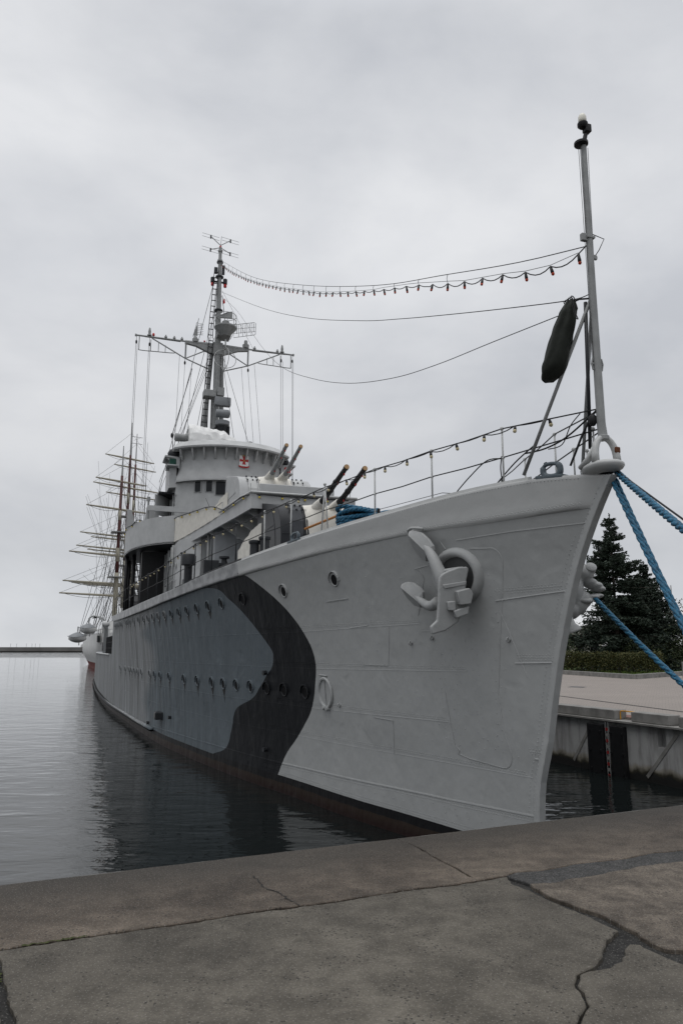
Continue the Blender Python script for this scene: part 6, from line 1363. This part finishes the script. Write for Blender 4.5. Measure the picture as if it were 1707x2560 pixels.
mooring('lowest blue mooring rope, leaving the far anchor, with white spikes stuck in it', SW(-.38, -1.12, 4.08), (4.72, 7.15, 1.63), .10, .040)
ml = MB(); ml.tube(sag(BOW+Vector((.0, 0, .02)), (3.1, 1.2, 1.65), .05), .011, 6); tag(ml.build('mooring_line', M['blackcable']), 'thin black line beside the topmost blue mooring rope', 'line')
# white spikes on the lower rope (bird spikes)
a = SW(-.38, -1.12, 4.08); b = Vector((4.72, 7.15, 1.63)); sk = MB(); rr = random.Random(5)
for i in range(9):
    f = .455+i*.011; p = a.lerp(b, f)-Vector((0, 0, .4*f*(1-f))); d = Vector((rr.uniform(-1, 1), rr.uniform(-.6, .2), rr.uniform(-1, 1))).normalized(); sk.tube([p+d*.03, p+d*.085], .008, 5)
sk_o = sk.build('rope_spikes', M['white']); tag(sk_o, 'cluster of short white spikes stuck in the lowest blue mooring rope', 'spikes')
# pile of blue rope on the forecastle
coil = empty('rope_coil', SW(5.15, .85, 5.72), SHIP_RZ); tag(coil, 'big coil of blue rope piled on the foredeck behind the guard rail', 'rope coil')
mb = MB(); rr = random.Random(9)
for layer in range(7):
    P = []; ra = .40+.07*rr.uniform(-1, 1); rb = .50+.07*rr.uniform(-1, 1)
    for i in range(31):
        q = 2*math.pi*i/30+layer; P.append((ra*math.cos(q)+.03*rr.uniform(-1, 1), rb*math.sin(q), .06+layer*.098+.04*math.sin(q*2+layer*1.7)))
    rope_geo(mb, P, .052, .3)
mb.build('rope_turns', M['rope'], coil, smooth=True)
mb = MB(); mb.lathe([(.30, 0), (.26, .05), (.22, .1), (.22, .58), (.33, .62), (.33, .66), (.1, .68)], (0, 0, 0)); mb.build('reel', M['black'], coil, smooth=True, ang=40)
mb = MB(); rope_geo(mb, [(-.3, -.1, .45), (-1.2, -.18, .40), (-2.2, -.24, .28), (-3.0, -.3, .2)], .045, .3); mb.build('rope_tail', M['rope'], coil, smooth=True)

# ================================================================== TALL SHIP beyond the stern
TD = Vector((-.345, .94, 0)).normalized(); TRZ = math.atan2(TD.y, TD.x)        # her keel line, pointing away
TP = Vector((-37.3, 128, 0))
ts = empty('tall_ship', TP, TRZ); tag(ts, 'white three masted sailing ship with bare buff yards moored beyond the stern of the warship', 'sailing ship')
# local: x away along the keel, y to the left of the picture, z up
hb = pchip([-14, -12, -8, 0, 20, 50, 66, 72], [.3, 2.0, 3.6, 4.9, 5.6, 5.4, 2.5, .1])
def tsh(s, z): return hb(s)*(.72+.28*min(1, max(0, z)/3.0)) if s > -10 else hb(s)*(.55+.45*min(1, max(0, z)/4))
xs = [-14, -13, -12, -10, -8, -4, 0, 6, 14, 24, 40, 55, 66, 72]
for nm, zz_, mt in (('hull', [1.1, 2, 3, 4.2, 5.2, 5.9], 'shipwhite'), ('red_bottom', [-.4, .3, .7, 1.1], 'shipred')):
    mb = MB()
    for sd in (1, -1): mb.grid([[(s-(.5*z if s < -11 else 0), sd*(tsh(s, z)), z) for s in xs] for z in zz_], flip=sd > 0)
    if nm == 'hull': mb.grid([[(s-(.5*5.9 if s < -11 else 0), f*tsh(s, 5.9), 5.9) for f in (-1, 1)] for s in xs])
    mb.build(nm, M[mt], ts, smooth=True, ang=50)
mb = MB(); mb.box((2, 0, 6.9), (16, 5, 2)); mb.build('deckhouse', M['shipwhite'], ts); mb = MB(); mb.box((30, 0, 6.7), (14, 5, 1.8)); mb.build('deckhouse', M['shipwhite'], ts)
mb = MB(); mb.tube([(-13, tsh(-13, 5)+.1, 6.4), (-8, tsh(-8, 5)+.1, 6.5), (10, tsh(10, 5)+.1, 6.5), (40, tsh(40, 5), 6.5)], .05, 5)
for i in range(30): s = -13+i*1.2; mb.tube([(s, tsh(s, 5)+.05, 5.8), (s, tsh(s, 5)+.1, 6.5)], .035, 4)
mb.build('bulwark_rail', M['mast'], ts)
mb = MB(); mb.box((-12.6, 3.6, 3.3), (1.0, .4, 2.2)); mb.box((-6, 4.2, 5), (2.0, .3, 1.0)); mb.build('side_fitting', M['darkgrey'], ts)
import math as _m
def t_local(x, y, z):
    d = Vector((x, y, 0))-TP; return Vector((d.dot(TD), d.dot(Vector((-TD.y, TD.x, 0))), z))
YA = Vector((math.cos(R(46)), math.sin(R(46)), 0))   # yards braced round, left end nearest
def yard_(mast_o, base, z, l0, l1, r, drop=0):
    """yard through the mast; l0 = half length to the left, l1 to the right (world metres)"""
    mb = MB(); ya = Matrix.Rotation(-TRZ, 3, 'Z') @ YA; c = Vector((0, 0, z))
    mb.tube([c-ya*l0, c-ya*l0*.5, c, c+ya*l1*.5, c+ya*l1], [r*.55, r*.9, r, r*.9, r*.55], 7); mb.build('yard', M['spar'], mast_o, smooth=True)
    mb = MB(); mb.tube(sag(c-ya*l0*.95, c, .55, 8), .03, 4); mb.tube(sag(c, c+ya*l1*.95, .55, 8), .03, 4); return mb, c-ya*l0, c+ya*l1
masts = [  # world foot, height, list of yards (z, half length), spanker?
 ((-38.0, 125), 38.3, [(31.9, 6.7), (27.0, 8.6), (19.0, 12.0), (12.2, 13.6), (14.2, 13.0)]),
 ((-42.6, 145), 48.8, [(41.2, 7.6), (35.2, 10.6), (25.2, 13.4), (22.6, 14.2), (15.6, 14.8)]),
 ((-47.2, 165), 52.4, [(44.2, 7.4), (37.6, 9.6), (27.3, 13.6), (24.5, 14.5), (17.0, 15.0)])]
riglist = []
for i, ((x, y), H_, yards) in enumerate(masts):
    lc = t_local(x, y, 0); mo = empty('mast'); mo.parent = ts; mo.location = lc
    dx = -.9 if i == 0 else -.5
    mb = MB(); mb.tube([(0, 0, 5), (0, 0, H_*.36), (0, 0, H_*.42)], [.42, .40, .36], 8); mb.build('lower_mast', M['spar'], mo, smooth=True)
    mb = MB(); mb.tube([(0, 0, H_*.40), (0, 0, H_*.50), (0, 0, H_*.86)], [.33, .30, .22], 8); mb.build('topmast', M['mastred'], mo, smooth=True)
    mb = MB(); mb.tube([(0, 0, H_*.47), (0, 0, H_*.53)], .36, 8); mb.build('doubling', M['spar'], mo, smooth=True); mb = MB(); mb.tube([(0, 0, H_*.655), (0, 0, H_*.70)], .30, 8); mb.build('doubling', M['spar'], mo, smooth=True)
    mb = MB(); mb.tube([(0, 0, H_*.86), (0, 0, H_)], [.16, .07], 6); mb.build('truck_pole', M['mast'], mo)
    mb = MB()
    for z, w in ((H_*.40, 1.5), (H_*.60, 1.3)): mb = MB(); mb.box((0, 0, z), (2*w, 2*w, .12)); mb.build('top', M['mast'], mo)
    rg = MB()
    for z, hl in yards:
        hl *= .72; m2, e0, e1 = yard_(mo, lc, z, hl, hl, .20)
        rg.v += [] ; o_ = len(rg.v); rg.v += m2.v; rg.f += [tuple(k+o_ for k in f) for f in m2.f]
        for e in (e0, e1): rg.tube([e, Vector((0, 0, z+H_*.11))], .022, 4, caps=False)
    for sd in (1, -1):     # shrouds, backstays with ratlines
        for k in range(6): rg.tube([(k*.9-.6, sd*5.2, 5.8), (0, sd*.4, H_*.40)], .035, 4, caps=False)
        for k in range(4): rg.tube([(k*1.2+1, sd*5.3, 5.8), (0, sd*.2, H_*.62)], .028, 4, caps=False)
        for k in range(3): rg.tube([(k*1.5+3, sd*5.4, 5.8), (0, sd*.1, H_*.84)], .022, 4, caps=False)
        for k in range(3): rg.tube([(k*.7-.5, sd*1.4, H_*.40), (0, sd*.1, H_*.62)], .025, 4, caps=False)
        for k in range(16):
            f = (k+1)/17; zz = lerp(5.8, H_*.40, f); yy = lerp(5.2, .4, f); rg.tube([(lerp(-.6, 0, f), sd*yy, zz), (lerp(3.9, 0, f), sd*yy, zz)], .02, 4, caps=False)
        for k in range(12):
            f = (k+1)/13; zz = lerp(H_*.40, H_*.62, f); yy = lerp(1.4, .1, f); rg.tube([(lerp(-.5, 0, f), sd*yy, zz), (lerp(.9, 0, f), sd*yy, zz)], .02, 4, caps=False)
    rr = random.Random(i)
    for k in range(26):   # running rigging
        z = rr.uniform(H_*.3, H_*.84); ya = Matrix.Rotation(-TRZ, 3, 'Z') @ YA; w = rr.uniform(-8, 8); rg.tube([ya*w+Vector((0, 0, z)), (rr.uniform(-6, 10), rr.choice((-1, 1))*rr.uniform(2, 5), 6)], .018, 4, caps=False)
    rg.tube([(0, 0, H_*.84), (-16, 0, 15 if i else 6)], .03, 4, caps=False); rg.tube([(0, 0, H_*.62), (-17, 0, 8)], .03, 4, caps=False)
    for k in (1.0, -1.2): rg.tube([(k, k*.5, H_*.975), (-k, -k*.5, H_*.975)], .03, 4, caps=False) if i == 2 else None
    if i == 2:
        for zz in (.955, .985): rg.tube([(-.3, 1.3, H_*zz), (.3, -1.3, H_*zz)], .05, 4)
    rg.build('rigging', M['rigging'], mo)
# lifeboats
def lifeboat(x, y, z, lab):
    b = empty('lifeboat', (x, y, z), R(8)); tag(b, lab, 'lifeboat', 'lifeboats slung from the sailing ship')
    mb = MB(); rows = []
    for i in range(13):
        q = i/12; u = lerp(-1.35, 1.35, q); w = 1.35*(1-abs(2*q-1)**2.6); r_ = []
        for j in range(9): a = math.pi*j/8; r_.append((u, -w*math.cos(a)*1.8, -.05-.85*(1-.35*abs(2*q-1)**2)*math.sin(a)**.8+.22*abs(2*q-1)**2))
        rows.append(r_)
    mb.grid(rows); mb.build('hull', M['shipwhite'], b, smooth=True)
    mb = MB(); rows = []
    for i in range(13):
        q = i/12; u = lerp(-1.38, 1.38, q); w = 1.4*(1-abs(2*q-1)**2.6); r_ = []
        for j in range(9): a = math.pi*j/8; r_.append((u, -w*math.cos(a)*1.82, .0+.85*(1-abs(2*q-1)**1.3)*math.sin(a)+.22*abs(2*q-1)**2-.08))
        rows.append(r_)
    mb.grid(rows); mb.build('cover', M['grey2'], b, smooth=True)
    mb = MB(); mb.tube([(u_, -1.0, .1) for u_ in (-1.3, 0, 1.3)], .05, 5); mb.tube([(0, 0, .8), (0, 0, 1.6)], .1, 6); mb.tube([(.25, 0, .8), (.3, -.1, -1.3)], .07, 5); mb.build('falls', M['mast'], b)
lifeboat(-40.3, 119.3, 6.65, 'upper white lifeboat with a grey cover slung from davits')
lifeboat(-41.3, 117.5, 5.25, 'lower white lifeboat with a grey cover hanging below the other boat')
dv = empty('boat_davit', (-39.4, 120.5, 5.6), 0); tag(dv, 'curved davit arms holding the white lifeboats', 'davit')
mb = MB()
for yy in (-.8, .6): mb.tube(smoothpath([(1.2, yy, -1.5), (1.4, yy, 1.2), (.9, yy, 2.5), (-.2, yy, 3.0), (-.9, yy, 2.7)], 5), .12, 6)
mb.build('davit_arm', M['mast'], dv, smooth=True)
mb = MB(); mb.tube([(-.9, -.8, 2.7), (-.95, -.8, 1.6)], .05, 5); mb.ball((-.1, -.6, 2.8), .22, 6, 5); mb.build('falls', M['rigging'], dv)
